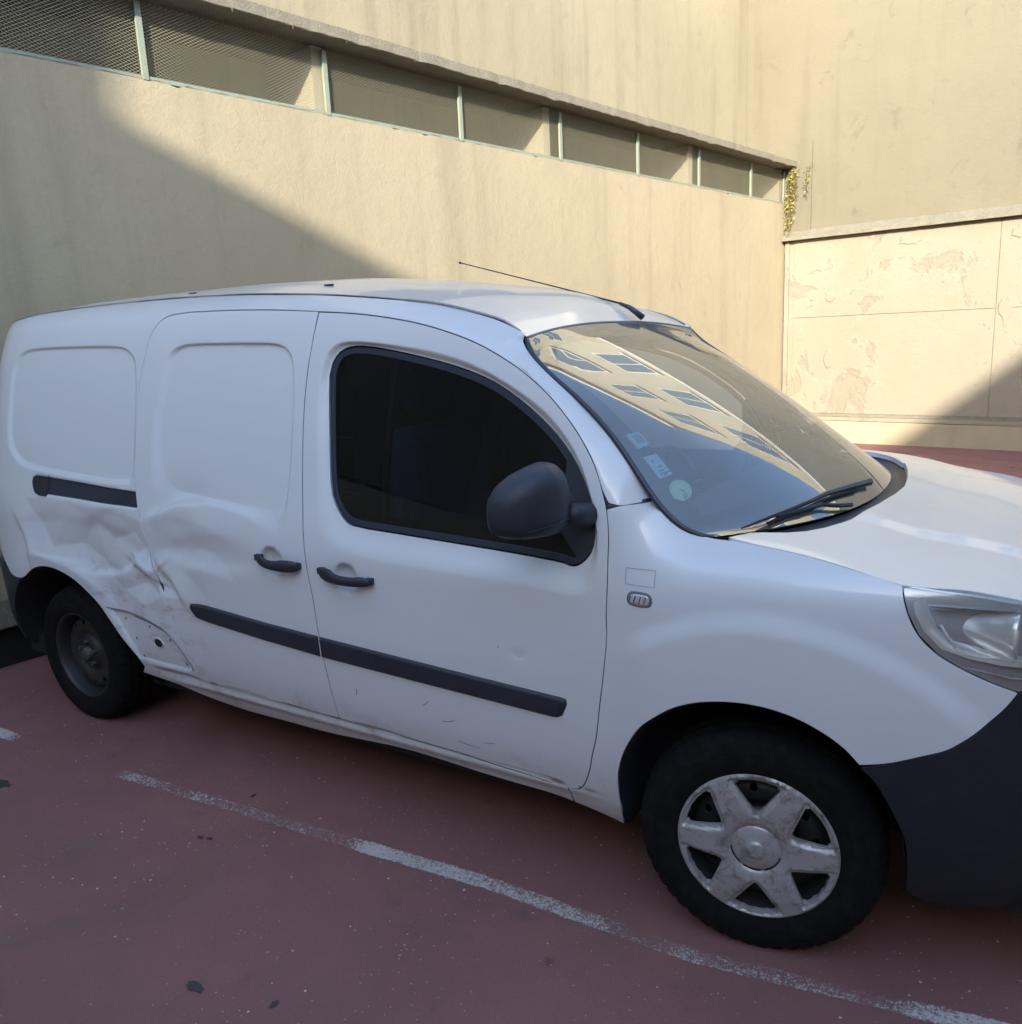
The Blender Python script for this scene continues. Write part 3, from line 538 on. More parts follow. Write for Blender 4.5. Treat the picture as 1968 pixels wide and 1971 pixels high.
# ------------------------------------------------------------------ ground and courtyard
obj('ground', [us(-120, -120, 0), us(120, -120, 0), us(120, 120, 0), us(-120, 120, 0)], [(0, 1, 2, 3)], M['ground'])['kind'] = 'structure'
def line_strip():
    ctr = [(-4.05, -1.155), (-3.3, -1.12), (-2.436, -1.085), (-1.24, -.998), (-.746, -.958), (-.12, -.955), (.30, -.885), (.62, -.835), (1.5, -.77)]
    xs = np.arange(-4.0, 1.5, .05); v = []; w = []
    cx = [c[0] for c in ctr]; cy = [c[1] for c in ctr]
    wear = herm([-4, -3.35, -3.18, -3.02, -2.6, -2.3, -1.7, -1.3, -1.2, -.95, -.6, -.3, -.1, .05, .25, .5, 1.5], [.3, .85, .72, .0, .0, .54, .47, .49, .84, .78, .66, .53, .54, .47, .47, .74, .62], xs)
    for i, x in enumerate(xs):
        y = np.interp(x, cx, cy)
        for j in range(7):
            t = j/6; v.append((x, y-.036+.072*t, .004)); w.append(wear[i]-.03+.25*(.5-t)*(1 if x > -.9 else .3)-(.5 if j in (0, 6) else 0))
    o = obj('parking_line', v, grid_faces(len(xs), 7), M['line']); o['kind'] = 'structure'
    a = o.data.attributes.new('wear', 'FLOAT', 'POINT'); a.data.foreach_set('value', np.array(w, np.float32))
line_strip()
def rockobj():
    v = []; f = []
    for _ in range(260):
        x = RNG.uniform(-3.5, 1.6); y = RNG.uniform(-2.4, -.5); r = RNG.uniform(.0014, .0035)*(1 if RNG.rand() < .93 else 2.0); k = len(v)
        for dx, dy, dz in ((1, 0, 0), (0, 1, 0), (-1, 0, 0), (0, -1, 0), (0, 0, .8)):
            v.append((x+dx*r*RNG.uniform(.7, 1.3), y+dy*r*RNG.uniform(.7, 1.3), .001+dz*r))
        f += [(k, k+1, k+4), (k+1, k+2, k+4), (k+2, k+3, k+4), (k+3, k, k+4)]
    tag(obj('gravel', v, f, M['rock']), 'tiny pale grit scattered over the red asphalt', 'gravel', kind='stuff')
rockobj()

SW = 8.63
# long wall behind the van, cream stucco, up to the ventilation opening
def stain(x, y, rx, ry, seed):
    r = np.random.RandomState(seed); n = 22; V = [(x, y, .003)]
    for k in range(n):
        t = 2*math.pi*k/n; q = 1+r.uniform(-.3, .3); V.append((x+rx*q*math.cos(t), y+ry*q*math.sin(t), .003))
    o = obj('oil_stain', V, [(0, 1+k, 1+(k+1) % n) for k in range(n)], M['oil']); o['kind'] = 'structure'
for a in ((-1.21, -1.67, .028, .016, 1), (-.98, -1.61, .009, .013, 2), (-1.765, -1.22, .013, .008, 3), (-1.73, -1.21, .010, .007, 4), (-1.81, -.95, .006, .012, 5), (-2.78, -1.35, .045, .02, 6)): stain(*a)
wl = empty('courtyard_wall', us(-3.95, 0, 0)); tag(wl, 'long cream stucco wall behind the van, half in shadow, under the mesh opening', 'wall')
def wall_sheet(name, u0, s0, s1, z0, z1, thick, m, parent, jag=True):
    n = int((s1-s0)/.06); v = []; f = []
    for i in range(n+1):
        s = s0+(s1-s0)*i/n; j = (RNG.uniform(-.006, .006)-(.012 if RNG.rand() < .07 else 0)) if jag else 0
        v += [us(u0, s, z0), us(u0, s, z1+j), us(u0-thick, s, z1+j), us(u0-thick, s, z0)]
    for i in range(n):
        for k in range(3): a = i*4+k; f.append((a, a+1, a+5, a+4))
    f += [(0, 3, 2, 1), (n*4, n*4+1, n*4+2, n*4+3)]
    o = obj(name, v, f, m, parent)
    if parent: o.matrix_parent_inverse = Matrix.Translation(parent.location).inverted()
    return o
wall_sheet('stucco_face', -3.95, -4.0, SW-.005, -.2, 3.155, .12, M['wallL'], wl)
kb = MB().box((-3.95, -4, .22), (-3.84, 3.0, .385), us); kb.v = kb.v
o = kb.build('concrete_kerb', M['conc']); tag(bev(o, .012), 'low rough concrete kerb along the foot of the wall behind the rear bumper', 'kerb')
o = MB().box((-3.945, -4, -.1), (-3.90, 3.0, .215), us).build('kerb_gap_shade', M['dark']); tag(o, 'black strip painting the shadow gap under the concrete kerb at the wall foot', 'painted shade')  # black strip stands in for the shade below the kerb
# upper wall above the light well
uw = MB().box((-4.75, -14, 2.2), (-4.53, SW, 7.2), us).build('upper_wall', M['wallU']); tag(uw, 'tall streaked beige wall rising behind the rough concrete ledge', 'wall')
o = MB().box((-4.53, -4, 2.55), (-4.075, SW-.02, 2.60), us).build('well_floor', M['well']); tag(o, 'dark floor of the light well behind the wire mesh', 'floor slab')
# ledge slab
def slab():
    n = 160; v = []; f = []; s0, s1 = -4.0, 9.02; s1 = SW+.0
    for i in range(n+1):
        s = s0+(s1-s0)*i/n; j = RNG.uniform(-.0035, .0035); d = .010 if RNG.rand() < .06 else 0
        v += [us(-4.53, s, 3.585), us(-3.80, s, 3.595-d+j*.3), us(-3.795+j, s, 3.60+j*.4), us(-3.80+j, s, 3.668+j*.5), us(-4.0, s, 3.675), us(-4.53, s, 3.69)]
    for i in range(n):
        for k in range(5): a = i*6+k; f.append((a, a+1, a+7, a+6))
    f += [tuple(range(6)), tuple(n*6+k for k in range(5, -1, -1))]
    tag(obj('concrete_ledge', v, f, M['conc']), 'long rough grey concrete ledge capping the mesh opening above the wall', 'ledge')
slab()
drips = MB()
for _ in range(14):
    s = RNG.uniform(.2, 8.2); r = RNG.uniform(.004, .010)
    drips.tube([us(-3.803, s, 3.615), us(-3.798, s, 3.60), us(-3.80, s, 3.59-r)], [r*.6, r, .002], 5)
tag(drips.build('moss_tufts', M['stem']), 'small dark moss tufts hanging from the lip of the concrete ledge', 'moss', kind='stuff')
# mesh screen
vs_ = empty('mesh_screen', us(-3.97, 3, 3.16)); tag(vs_, 'green framed wire mesh screen closing the strip opening above the wall', 'screen')
inv = Matrix.Translation(vs_.location).inverted()
BARS = [-2.66, -1.38, -.10, 1.18, 2.48, 3.77, 5.05, 6.31, 7.61, 8.58]
for s in BARS:
    o = MB().box((-3.965, s-.017, 3.15), (-3.945, s+.017, 3.56), us).build('post', M['green'], vs_); o.matrix_parent_inverse = inv
o = MB().box((-3.975, -4, 3.150), (-3.950, SW-.01, 3.172), us).build('bottom_rail', M['green'], vs_); o.matrix_parent_inverse = inv
for a, b in zip([-3.94]+BARS[:-1], BARS):
    mb = MB(); z0, z1 = 3.165, 3.57; p = .029; H = z1-z0
    u0 = -3.972
    def seg(sa, za, sb, zb):
        # clip in s
        if sb < sa: sa, za, sb, zb = sb, zb, sa, za
        if sb <= a or sa >= b: return
        if sa < a: t = (a-sa)/(sb-sa); sa, za = a, za+(zb-za)*t
        if sb > b: t = (b-sa)/(sb-sa); sb, zb = b, za+(zb-za)*t
        if sb-sa < .004: return
        w = .0012; mb.add([us(u0, sa, za-w), us(u0, sb, zb-w), us(u0, sb, zb+w), us(u0, sa, za+w), us(u0-.003, sa, za), us(u0-.003, sb, zb)], [(0, 1, 2, 3), (3, 2, 5, 4), (0, 4, 5, 1)])
    slope = .55; L = H/slope
    s = a-L
    while s < b:
        seg(s, z0, s+L, z1); seg(s, z1, s+L, z0); s += p/slope*.62
    o = mb.build('wire_mesh', M['mesh'], vs_); o['kind'] = 'stuff'; o.matrix_parent_inverse = inv
for i, s in enumerate([-1.35, 1.10, 3.56, 6.12, 8.50]):
    o = MB().box((-4.53, s, 2.60), (-3.985, s+.09, 3.585), us).build('concrete_fin', M['conc2'])
    tag(o, ['pale concrete fin behind the mesh in the dark first bay', 'pale concrete fin behind the mesh just left of the second post', 'pale concrete fin behind the mesh just left of the fourth post', 'pale concrete fin behind the mesh in the sixth bay', 'pale concrete fin behind the mesh in the last bay by the corner'][i], 'fin', 'concrete fins in the light well')

# end wall (stained, tall) and its lower panel wall
def usw(du, ds): return lambda a, b, c: us(a, b, c)
RH = 11.2
rw = empty('end_building', us(2, SW, 0)); tag(rw, 'tall stained beige building closing the far end of the courtyard', 'building')
inv = Matrix.Translation(rw.location).inverted()
def rpart(name, a, b, m, bevel=0):
    o = MB().box(a, b, us).build(name, m, rw); o.matrix_parent_inverse = inv
    if bevel: bev(o, bevel)
    return o
UE = 2.3
rpart('wall', (-6.0, SW+.02, 2.70), (UE, SW+3, 6.4), M['wallR'])
rpart('string_course', (-6.0, SW-.03, 6.4), (UE+.02, SW+3, 6.52), M['frame'], .01)
rpart('upper_wall', (-6.0, SW+.022, 6.52), (UE, SW+3, RH), M['facadewall'])
rpart('wall_base_course', (-6.0, SW+.025, -.2), (12, SW+3, 2.68), M['wallR'])
WINS = [(-3.1, 7.5), (-1.0, 7.5), (1.1, 7.5), (-3.1, 9.7), (-1.0, 9.7), (1.1, 9.7)]
for u, z in WINS:
    f = rpart('window', (u-.55, SW-.03, z-.65), (u+.55, SW+.017, z+.65), M['frame'], .005)
    for k in range(2):
        p = MB().box((u-.50+.52*k, SW-.034, z-.6), (u-.02+.52*k, SW-.0305, z+.6), us).build('pane', M['facade'], f)
    f2 = MB().box((u-.62, SW-.12, z-.72), (u+.62, SW-.031, z-.655), us).build('sill', M['frame'], f)
rpart('cornice', (-6.0, SW-.25, RH), (UE+.2, SW+3, RH+.18), M['frame'], .02)
# lower panel wall
pw = empty('panel_wall', us(-2, SW-.02, 0)); tag(pw, 'low limewashed panel wall with cracked joints under the grey coping', 'wall')
inv2 = Matrix.Translation(pw.location).inverted()
def ppart(name, a, b, m, bevel=0):
    o = MB().box(a, b, us).build(name, m, pw); o.matrix_parent_inverse = inv2
    if bevel: bev(o, bevel, 2)
    return o
F0 = SW-.03
us_edges = [-3.80, -1.36, 1.1, 3.6, 6.1, 8.6]
for i in range(5):
    for z0, z1 in ((.385, 1.655), (1.661, 2.665)):
        ppart('panel', (us_edges[i]+.003, F0+RNG.uniform(-.004, .004), z0), (us_edges[i+1]-.003, SW+.02, z1), M['panelwall'], .005)
ppart('edge_strip', (-3.925, F0-.012, .385), (-3.865, SW+.02, 2.665), M['panelwall'], .006)
ppart('joint_backing', (-3.93, F0+.012, .2), (9, SW+.015, 2.66), M['panelwall'])
ppart('groove', (-3.93, F0+.004, .345), (9, SW+.02, .383), M['conc'])
ppart('plinth', (-3.93, F0-.035, .292), (9, SW+.02, .343), M['panelwall'], .006)
ppart('base_board', (-3.93, F0-.028, -.05), (9, SW+.02, .288), M['wallL'], .004)
def coping():
    n = 150; v = []; f = []
    for i in range(n+1):
        u = -3.93+(9+3.93)*i/n; j = RNG.uniform(-.006, .006)
        v += [us(u, SW+.018, 2.668), us(u, F0-.10, 2.668+j*.3), us(u, F0-.10+j, 2.705+j), us(u, SW+.018, 2.80+j)]
    for i in range(n):
        for k in range(3): a = i*4+k; f.append((a, a+4, a+5, a+1))
    f += [(0, 1, 2, 3)]
    o = obj('coping', v, f, M['conc'], pw); o.matrix_parent_inverse = inv2
coping()
# plaster scars on the panels (raised repairs)
for (u, z, w, h) in ((-3.30, 1.93, .10, .13), (-3.55, 1.93, .07, .10), (-2.35, 2.52, .22, .10), (-1.15, 2.50, .18, .14), (-3.3, 1.1, .09, .2), (-1.25, 1.62, .12, .30)):
    vs2 = []; n = 14
    for k in range(n):
        a = 2*math.pi*k/n; r = 1+RNG.uniform(-.35, .35); vs2.append((u+w*.5*r*math.cos(a), z+h*.5*r*math.sin(a)))
    V = [us(a, F0-.009, b) for a, b in vs2]+[us(a*1.0+(a-u)*.25, F0+.006, b+(b-z)*.25) for a, b in vs2]
    Fc = [tuple(range(n))]+[(k, k+n, (k+1) % n+n, (k+1) % n) for k in range(n)]
    o = obj('plaster_repair', V, Fc, M['panelwall'], pw); o.matrix_parent_inverse = inv2
# corner filler wall between ledge end and panel wall, plant
o = MB().box((-4.53, SW-.004, 2.5), (-3.6, SW+.018, 3.9), us).build('corner_render', M['wallR'], rw); o.matrix_parent_inverse = inv
def plant():
    r = empty('hanging_plant', us(-3.75, SW-.06, 3.5)); tag(r, 'dry yellow green creeper hanging in the corner below the ledge end', 'plant')
    iv = Matrix.Translation(r.location).inverted()
    st = MB(); lf = MB()
    for k in range(16):
        u = -3.80+RNG.uniform(-.07, .06); z = 3.58; L = RNG.uniform(.3, .82); s = SW-.05-RNG.uniform(0, .05); pts = [(u, s, z)]
        if k > 13: u = -3.60+RNG.uniform(-.04, .04); L = .35; pts = [(u, s, z)]
        while z > 3.58-L:
            z -= .04; u += RNG.uniform(-.013, .009); pts.append((u, s, z))
            for _ in range(2):
                a = RNG.uniform(0, 6.28); e = RNG.uniform(-1, 1); c = np.array(us(u+RNG.uniform(-.03, .03), s-RNG.uniform(0, .04), z+RNG.uniform(-.02, .02)))
                d = np.array([math.cos(a), math.sin(a), e])*.016; q = np.cross(d, [.3, .5, .8]); q *= .012/np.linalg.norm(q)
                lf.add([c-d, c+q, c+d, c-q], [(0, 1, 2, 3)])
        st.tube([us(*p) for p in pts], .003, 4)
    o = st.build('stems', M['stem'], r); o.matrix_parent_inverse = iv; o['kind'] = 'stuff'
    o = lf.build('leaves', M['leaf'], r); o.matrix_parent_inverse = iv; o['kind'] = 'stuff'
plant()
# buildings behind and to the right of the viewer: they throw the big soft shadow
B0 = 6.0; A0 = -9.0; UB = -3.95+SU*(-.22-A0); zA = 2.70+.40*(.25-A0)
ba = empty('rear_building', us(0, A0, 0)); tag(ba, 'plain beige building behind the viewer closing the near end of the courtyard', 'building')
o = MB().box((-16, A0-6, 0), (B0-.02, A0, zA), us).build('wall', M['wallL'], ba); o.matrix_parent_inverse = Matrix.Translation(ba.location).inverted()
o = MB().box((-16, A0-5.5, zA+.002), (UB, A0-.05, zA+1.6), us).build('roof_block', M['wallL'], ba); o.matrix_parent_inverse = Matrix.Translation(ba.location).inverted()
B0 = 6.0; zB = .40/SU*(B0+2.45)
bb = empty('side_building', us(B0, 0, 0)); tag(bb, 'plain beige building along the right side of the courtyard outside the view', 'building')
o = MB().box((B0, -22, 0), (B0+6, SW-.3, zB), us).build('wall', M['wallL'], bb); o.matrix_parent_inverse = Matrix.Translation(bb.location).inverted()

# ------------------------------------------------------------------ the van
van = empty('parked_van', (0, 0, 0))
tag(van, 'white panel van with crumpled rear quarter parked on red asphalt', 'van')
arch_f = [[-.363, .361], [-.358, .427], [-.344, .482], [-.318, .539], [-.280, .597], [-.237, .637], [-.184, .675], [-.127, .700], [-.066, .715], [0, .722], [.060, .719], [.118, .706], [.172, .683], [.222, .650], [.257, .613]]
arch_r = [[-2.4952, .358], [-2.520, .406], [-2.569, .473], [-2.625, .548], [-2.677, .609], [-2.768, .670], [-2.867, .713], [-2.966, .736], [-3.056, .738], [-3.167, .708], [-3.257, .661]]
ditch = [[-3.585, 1.775], [-3.42, 1.798], [-3.25, 1.812], [-3.0, 1.822], [-2.5, 1.826], [-2.0, 1.815]]
sl = T['slide']; nt_ = 30
slide_upper = sl[:26]                       # from B top, back and down round the rear seam
slide_low = sl[26:32]
wse = [[p[0], p[2]] for p in T['wsedge']]
ap = T['apseam']
body = ([[-3.257, .661], [-3.33, .662], [-3.42, .69], [-3.49, .76], [-3.54, .90], [-3.565, 1.15], [-3.56, 1.45], [-3.53, 1.68]]+ditch+T['railcrease'][:-1]
        + wse[0:11]+ap[::-1][1:3]+[[-.384, 1.181]]+FDT[::-1][5:]+slide_upper[1:]+slide_low+T['door'][29:33][::-1])
body = None
def build_side():
    door = T['door']; fdl = len(FDT)-1
    # door bottom points run from the front lower corner back to the B seam
    low_front = T['fdfr']
    bot = [p for p in low_front if p[1] < .40 and p[0] < -.42]
    b = [[-3.257, .661], [-3.31, .657], [-3.39, .682], [-3.45, .76], [-3.49, .90], [-3.56, 1.05], [-3.63, 1.22], [-3.66, 1.45], [-3.63, 1.68]]+ditch+T['railcrease'][:-1]
    b += wse[0:11]+[ap[2], ap[1], [-.3815, 1.184]]
    seam = [p for p in FDT if p[1] > 1.19][::-1]
    b += seam+slide_upper+slide_low
    db = sorted([p for p in T['door'] if p[1] < .375], key=lambda p: p[0])
    b += [p for p in db if -1.40 < p[0] < -.545]+[[-.530, .345]]
    b += [[-.534, .262]]+[p for p in T['sillbot'] if p[0] < -.54]+arch_r[:-1]
    body = [b[0]]
    for p in b[1:]:
        if math.hypot(p[0]-body[-1][0], p[1]-body[-1][1]) > .012: body.append(p)
    front = [p for p in T['fdfr'] if p[0] > -.535]
    fend = [[-.384, 1.168]]+[p for p in FDT if p[1] < 1.16]+front+[[-.528, .34], [-.530, .262]]
    fend += [p for p in T['sillbot'] if p[0] > -.52][::-1]+[[-.366, .29]]+arch_f+T['bump'][1:]+T['hl'][::-1][1:]
    fend += [[.2, 1.070], [.1, 1.087], [0, 1.098]]+wse[::-1][0:6]+[ap[3], ap[2], ap[1]]
    f2 = [fend[0]]
    for p in fend[1:]:
        if math.hypot(p[0]-f2[-1][0], p[1]-f2[-1][1]) > .010: f2.append(p)
    return body, f2
body, fend = build_side(); body = crs(body); fend = crs(fend); DOOR = crs(T['door']); SLIDE = crs(T['slide'])
rl = [(srec[0], .004), (srec[1], .004), (.5*(dens(srec[0], .01)[:1]), 0)][:2]
def ell(c, a, b, n=28): return np.array([(c[0]+a*math.cos(2*math.pi*k/n), c[1]+b*math.sin(2*math.pi*k/n)) for k in range(n)])
CRL = [(c, .0051) for c in CR+CRS]
GD = np.array([(a, b) for a in np.arange(-3.3, -1.95, .0085) for b in np.arange(.60, 1.0, .0085)])+RNG.uniform(-.001, .001, (180*54, 2))[:len(np.arange(-3.3, -1.95, .0085))*len(np.arange(.60, 1.0, .0085))]
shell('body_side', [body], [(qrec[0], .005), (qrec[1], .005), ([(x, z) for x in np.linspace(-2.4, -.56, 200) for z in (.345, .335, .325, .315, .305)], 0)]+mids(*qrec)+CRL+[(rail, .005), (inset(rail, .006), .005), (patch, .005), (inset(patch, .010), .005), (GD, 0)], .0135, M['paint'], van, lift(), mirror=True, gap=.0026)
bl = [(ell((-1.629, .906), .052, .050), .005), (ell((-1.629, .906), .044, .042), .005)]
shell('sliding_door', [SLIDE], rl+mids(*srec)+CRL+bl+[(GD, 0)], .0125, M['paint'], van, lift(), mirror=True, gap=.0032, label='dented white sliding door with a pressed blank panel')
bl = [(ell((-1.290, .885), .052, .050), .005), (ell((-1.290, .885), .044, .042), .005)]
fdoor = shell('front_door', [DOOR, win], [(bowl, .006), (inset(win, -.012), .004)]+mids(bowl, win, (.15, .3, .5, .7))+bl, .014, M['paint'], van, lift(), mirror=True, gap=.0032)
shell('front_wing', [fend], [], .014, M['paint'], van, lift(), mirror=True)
# A pillar seam line (between pillar and wing) is the gap left by the two outlines
# dark inner body behind the gaps
def inner():
    V = []; F = []
    xs = np.linspace(-3.5, .30, 60); zs = np.linspace(.30, 1.08, 14)
    for x in xs:
        for z in zs: V.append((x, -(float(W(x, z))-.055), z))
    ok = [(i, j) for i in range(59) for j in range(13)]
    def hide(x, z): return (x > -.35 and z > .94) or math.hypot(x, z-.31) < .47 or math.hypot(x+3.016, z-.31) < .56
    for i, j in ok:
        x, z = .5*(xs[i]+xs[i+1]), .5*(zs[j]+zs[j+1])
        if hide(x, z): continue
        F.append((i*14+j, (i+1)*14+j, (i+1)*14+j+1, i*14+j+1))
    k = len(V)
    zs2 = np.linspace(1.08, 1.745, 10); xs2 = np.linspace(-3.5, -1.56, 20)
    for x in xs2:
        for z in zs2: V.append((x, -(float(W(x, z))-.05), z))
    F += [tuple(q+k for q in f) for f in grid_faces(20, 10)]
    n = len(V); V += [(x, -y, z) for x, y, z in V]; F += [tuple(q+n for q in f) for f in F]
    obj('inner_shell', V, F, M['dark'], van)
inner()
# dark tubes laid in the door gaps stand in for the shade of the seams
for sg in (-1, 1):
    mb = MB()
    pts = FDT+T['fdfr'][2:]
    mb.tube([(p[0], sg*(float(S(np.array([p[0]]), np.array([p[1]]))[0])-.0078), p[1]) for p in pts], .0060, 6)
    pts = T['seamB']
    mb.tube([(p[0], sg*(float(S(np.array([p[0]]), np.array([p[1]]))[0])-.0078), p[1]) for p in pts], .0060, 6)
    mb.tube([(p[0], sg*(float(S(np.array([p[0]]), np.array([p[1]]))[0])-.013), p[1]) for p in ap], .010, 6)
    pts = slide_upper[6:]+slide_low
    mb.tube([(p[0], sg*(float(S(np.array([p[0]]), np.array([p[1]]))[0])-.0075), p[1]) for p in pts], .0052, 6)
    mb.build('seam_shade', M['trim'], van)
# floor pan and wheel housings
mb = MB()
mb.box((-3.5, -.80, .24), (-3.5+.3, .80, .34)); mb.box((-2.55, -.80, .25), (-.45, .80, .33)); mb.box((.35, -.70, .22), (.80, .70, .40)); mb.box((-3.55, -.45, .26), (.8, .45, .36))
mb.build('floor_pan', M['dark'], van)
def arch_liner(cx, r, poly, name='wheel_arch_liner'):
    for sg in (-1, 1):
        V = []; n = 25
        q = dens(poly, .03, False)
        for a in q:
            sx = float(S(np.array([a[0]]), np.array([a[1]]))[0])
            V += [(a[0], sg*(sx-.004), a[1]), (a[0]*.985+cx*.015, sg*(sx-.03), a[1]-.012), (a[0]*.97+cx*.03, sg*(sx-.16), a[1]+.004), (a[0]*.97+cx*.03, sg*(.50), a[1]), (cx, sg*.5, .30)]
        obj(name, V, grid_faces(len(q), 5, sg > 0), M['plastic' if name == 'wheel_arch_liner' and cx > -1 else 'dark'], van, smooth=True)
arch_liner(0, .4, [[-.372, .235], [-.368, .30]]+arch_f+[[.312, .537], [.354, .43], [.362, .32], [.365, .22]])
arch_liner(-3.016, .45, [[-2.47, .26]]+arch_r+[[-3.33, .59], [-3.39, .50], [-3.42, .40], [-3.43, .30]])

# roof
def roof():
    N0 = [(-3.60, float(W(-3.60, 1.772)), 1.772)]+[(x, float(W(x, z)), z) for x, z in ditch[1:]]+[(p[0], .66, p[1]) for p in T['railcrease'][:-2]]+[(-.752, .668, 1.640), (-.708, .674, 1.611)]
    C0 = dict(x=[-3.67, -3.35, -3.0, -2.2, -1.7, -1.45, -1.14, -.95, -.84, -.748], z=[1.83, 1.872, 1.885, 1.886, 1.868, 1.845, 1.803, 1.763, 1.715, 1.653])
    N0 = np.array(N0); d = np.r_[0, np.cumsum(np.hypot(np.diff(N0[:, 0]), np.diff(N0[:, 2])))]; d /= d[-1]
    us_ = np.linspace(0, 1, 90); rows = []
    cxv = herm([0, 1], [-3.67, -.748], us_)
    nx = herm(d, N0[:, 0], us_); ny = herm(d, N0[:, 1], us_); nz = herm(d, N0[:, 2], us_)
    cxv = nx+herm([0, .03, .9, 1], [-.05, -.03, -.01, -.042], us_)
    cz = herm(C0['x'], C0['z'], cxv)
    V = []; m = 33
    rib = 0
    for i in range(90):
        for j in range(m):
            s = -1+2*j/(m-1); k = 1-abs(s)**2.3
            x = nx[i]+(cxv[i]-nx[i])*k; y = s*ny[i]; z = nz[i]+(cz[i]-nz[i])*k
            z -= .005*math.exp(-((abs(y)-.40)/.03)**2)*float(sst(x, -1.1, -1.4))
            z += .0015*math.sin(x*11+y*5)*math.sin(y*9)
            V.append((x, y, z))
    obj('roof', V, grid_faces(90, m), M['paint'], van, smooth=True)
    # drip moulding along the ditch
    for sg in (-1, 1):
        pts = [(nx[i], sg*(ny[i]+.004), nz[i]+.002) for i in range(0, 89)]
        i0 = next(i for i in range(90) if nx[i] > -1.17)
        MB().tube(pts[4:i0+1], .0022, 6).build('roof_seam', M['seam'], van, smooth=True)
        MB().tube(pts[i0:], .0045, 6).build('roof_moulding', M['seam'], van, smooth=True)
    return nx, ny, nz
rn = roof()
for (x, y, z) in ((-1.63, -.50, 1.823), (-2.35, -.52, 1.840)):
    MB().tube([(x-.02, y, z+.004), (x+.02, y, z+.004)], .005, 6).build('roof_plug', M['trim'], van)

# windscreen surface
WE = np.array([(-.702, .672, 1.612)]+[(p[0], -p[1], p[2]) for p in T['wsedge'][1:16]])
dW = np.r_[0, np.cumsum(np.linalg.norm(np.diff(WE, axis=0), axis=1))]; dW /= dW[-1]
wf = [np.polyfit(dW, WE[:, k], 4) for k in range(3)]; WE = np.stack([np.polyval(f, dW) for f in wf], 1)
def WS(s, t):
    s = np.asarray(s, float); t = np.asarray(t, float)
    ex = herm(dW, WE[:, 0], t); ey = herm(dW, WE[:, 1], t); ez = herm(dW, WE[:, 2], t)
    cx = -.744+(.165+.744)*t+.030*4*t*(1-t)*.55; cz = 1.648+(1.100-1.648)*t+.034*4*t*(1-t)
    k = 1-np.abs(s)**2.35
    return np.stack([ex+(cx-ex)*k, s*ey, ez+(cz-ez)*k], -1)
def WSn(s, t):
    h = 1e-3; a = WS(s+h, t)-WS(s-h, t); b = WS(s, t+h)-WS(s, t-h); n = np.cross(b, a); n /= np.linalg.norm(n, axis=-1)[..., None]; return np.where(n[..., 2:3] < 0, -n, n)
ss, tt = np.meshgrid(np.linspace(-1, 1, 61), np.linspace(0, 1, 41), indexing='ij')
ss2 = np.clip(ss, -.9985, .9985); tt2 = np.clip(tt, .001, .999)
P = WS(ss, tt).reshape(-1, 3); NN = WSn(ss2, tt2).reshape(-1, 3)
obj('windscreen', P+NN*.001, grid_faces(61, 41, True), M['glass'], van, normals=NN)
def band(name, s0, s1, t0, t1, off, m, ns=40, nt=24):
    a, b = np.meshgrid(np.linspace(s0, s1, ns), np.linspace(t0, t1, nt), indexing='ij')
    n = WSn(np.clip(a, -.998, .998), np.clip(b, .002, .998)); p = WS(a, b)+n*off
    return p.reshape(-1, 3), grid_faces(ns, nt, True), n.reshape(-1, 3)
V = []; F = []; NN = []
for r in ((-1, -.925, 0, 1), (.925, 1, 0, 1), (-.925, .925, 0, .045), (-.925, .925, .875, 1)):
    p, f, n = band('', *r, -.004, None); k = len(V); V += list(p); F += [tuple(q+k for q in g) for g in f]; NN += list(n)
obj('windscreen_border', V, F, M['frit'], van, normals=NN)
# rubber edge
for sg in (-1, 1):
    pts = [WS(sg*1.0, t)+np.array([-.004, sg*.006, -.003]) for t in np.linspace(0, 1, 30)]
    MB().tube(pts, .0085, 8).build('windscreen_seal', M['trim'], van, smooth=True)
MB().tube([WS(s, 0)+np.array([-.004, 0, .002]) for s in np.linspace(-1, 1, 40)], .005, 6).build('windscreen_top_seal', M['groove'], van, smooth=True)

# bonnet
ZE = ([-.2, -.083, 0, .1, .2, .322, .44, .55, .65, .75, .82], [1.115, 1.104, 1.098, 1.087, 1.070, 1.0415, 1.030, 1.010, .975, .915, .85])
def hz(x, y):
    ze = herm(*ZE, x); we = W(x, ze)-.030*sst(x, .32, .45)
    k = 1-np.clip(np.abs(y)/we, 0, 1.2)**2.4
    c = .036
    r = ze+c*k
    r += .009*(sst(np.abs(y), .50+.0*x, .42))*sst(x, .02, .12)
    return r
hr = [(-.083, .797), (-.045, .742), (.036, .700), (.074, .665), (.108, .610), (.138, .535), (.167, .440), (.192, .300), (.212, .140), (.220, 0)]
hoodpoly = [(x, -y) for x, y in hr]+[(x, y) for x, y in hr[::-1][1:]]
edge = [(x, float(W(x, herm(*ZE, x)))-.030*float(sst(x, .32, .45))-.001) for x in (0, .06, .12, .2, .26, .322, .38, .44, .5, .55, .6, .65, .70, .75, .78)]
hoodpoly = hoodpoly+[(x, y) for x, y in edge]+[(.80, .30), (.805, 0), (.80, -.30)]+[(x, -y) for x, y in edge[::-1]]
def hoodfn(p):
    x, y = p[:, 0], p[:, 1]; h = .002; z = hz(x, y); a = (hz(x+h, y)-hz(x-h, y))/(2*h); b = (hz(x, y+h)-hz(x, y-h))/(2*h)
    n = np.c_[-a, -b, np.ones_like(a)]; n /= np.linalg.norm(n, axis=1)[:, None]; return np.c_[x, y, z], n
shell('bonnet', [hoodpoly], [], .022, M['paint'], van, hoodfn, gap=.0018)
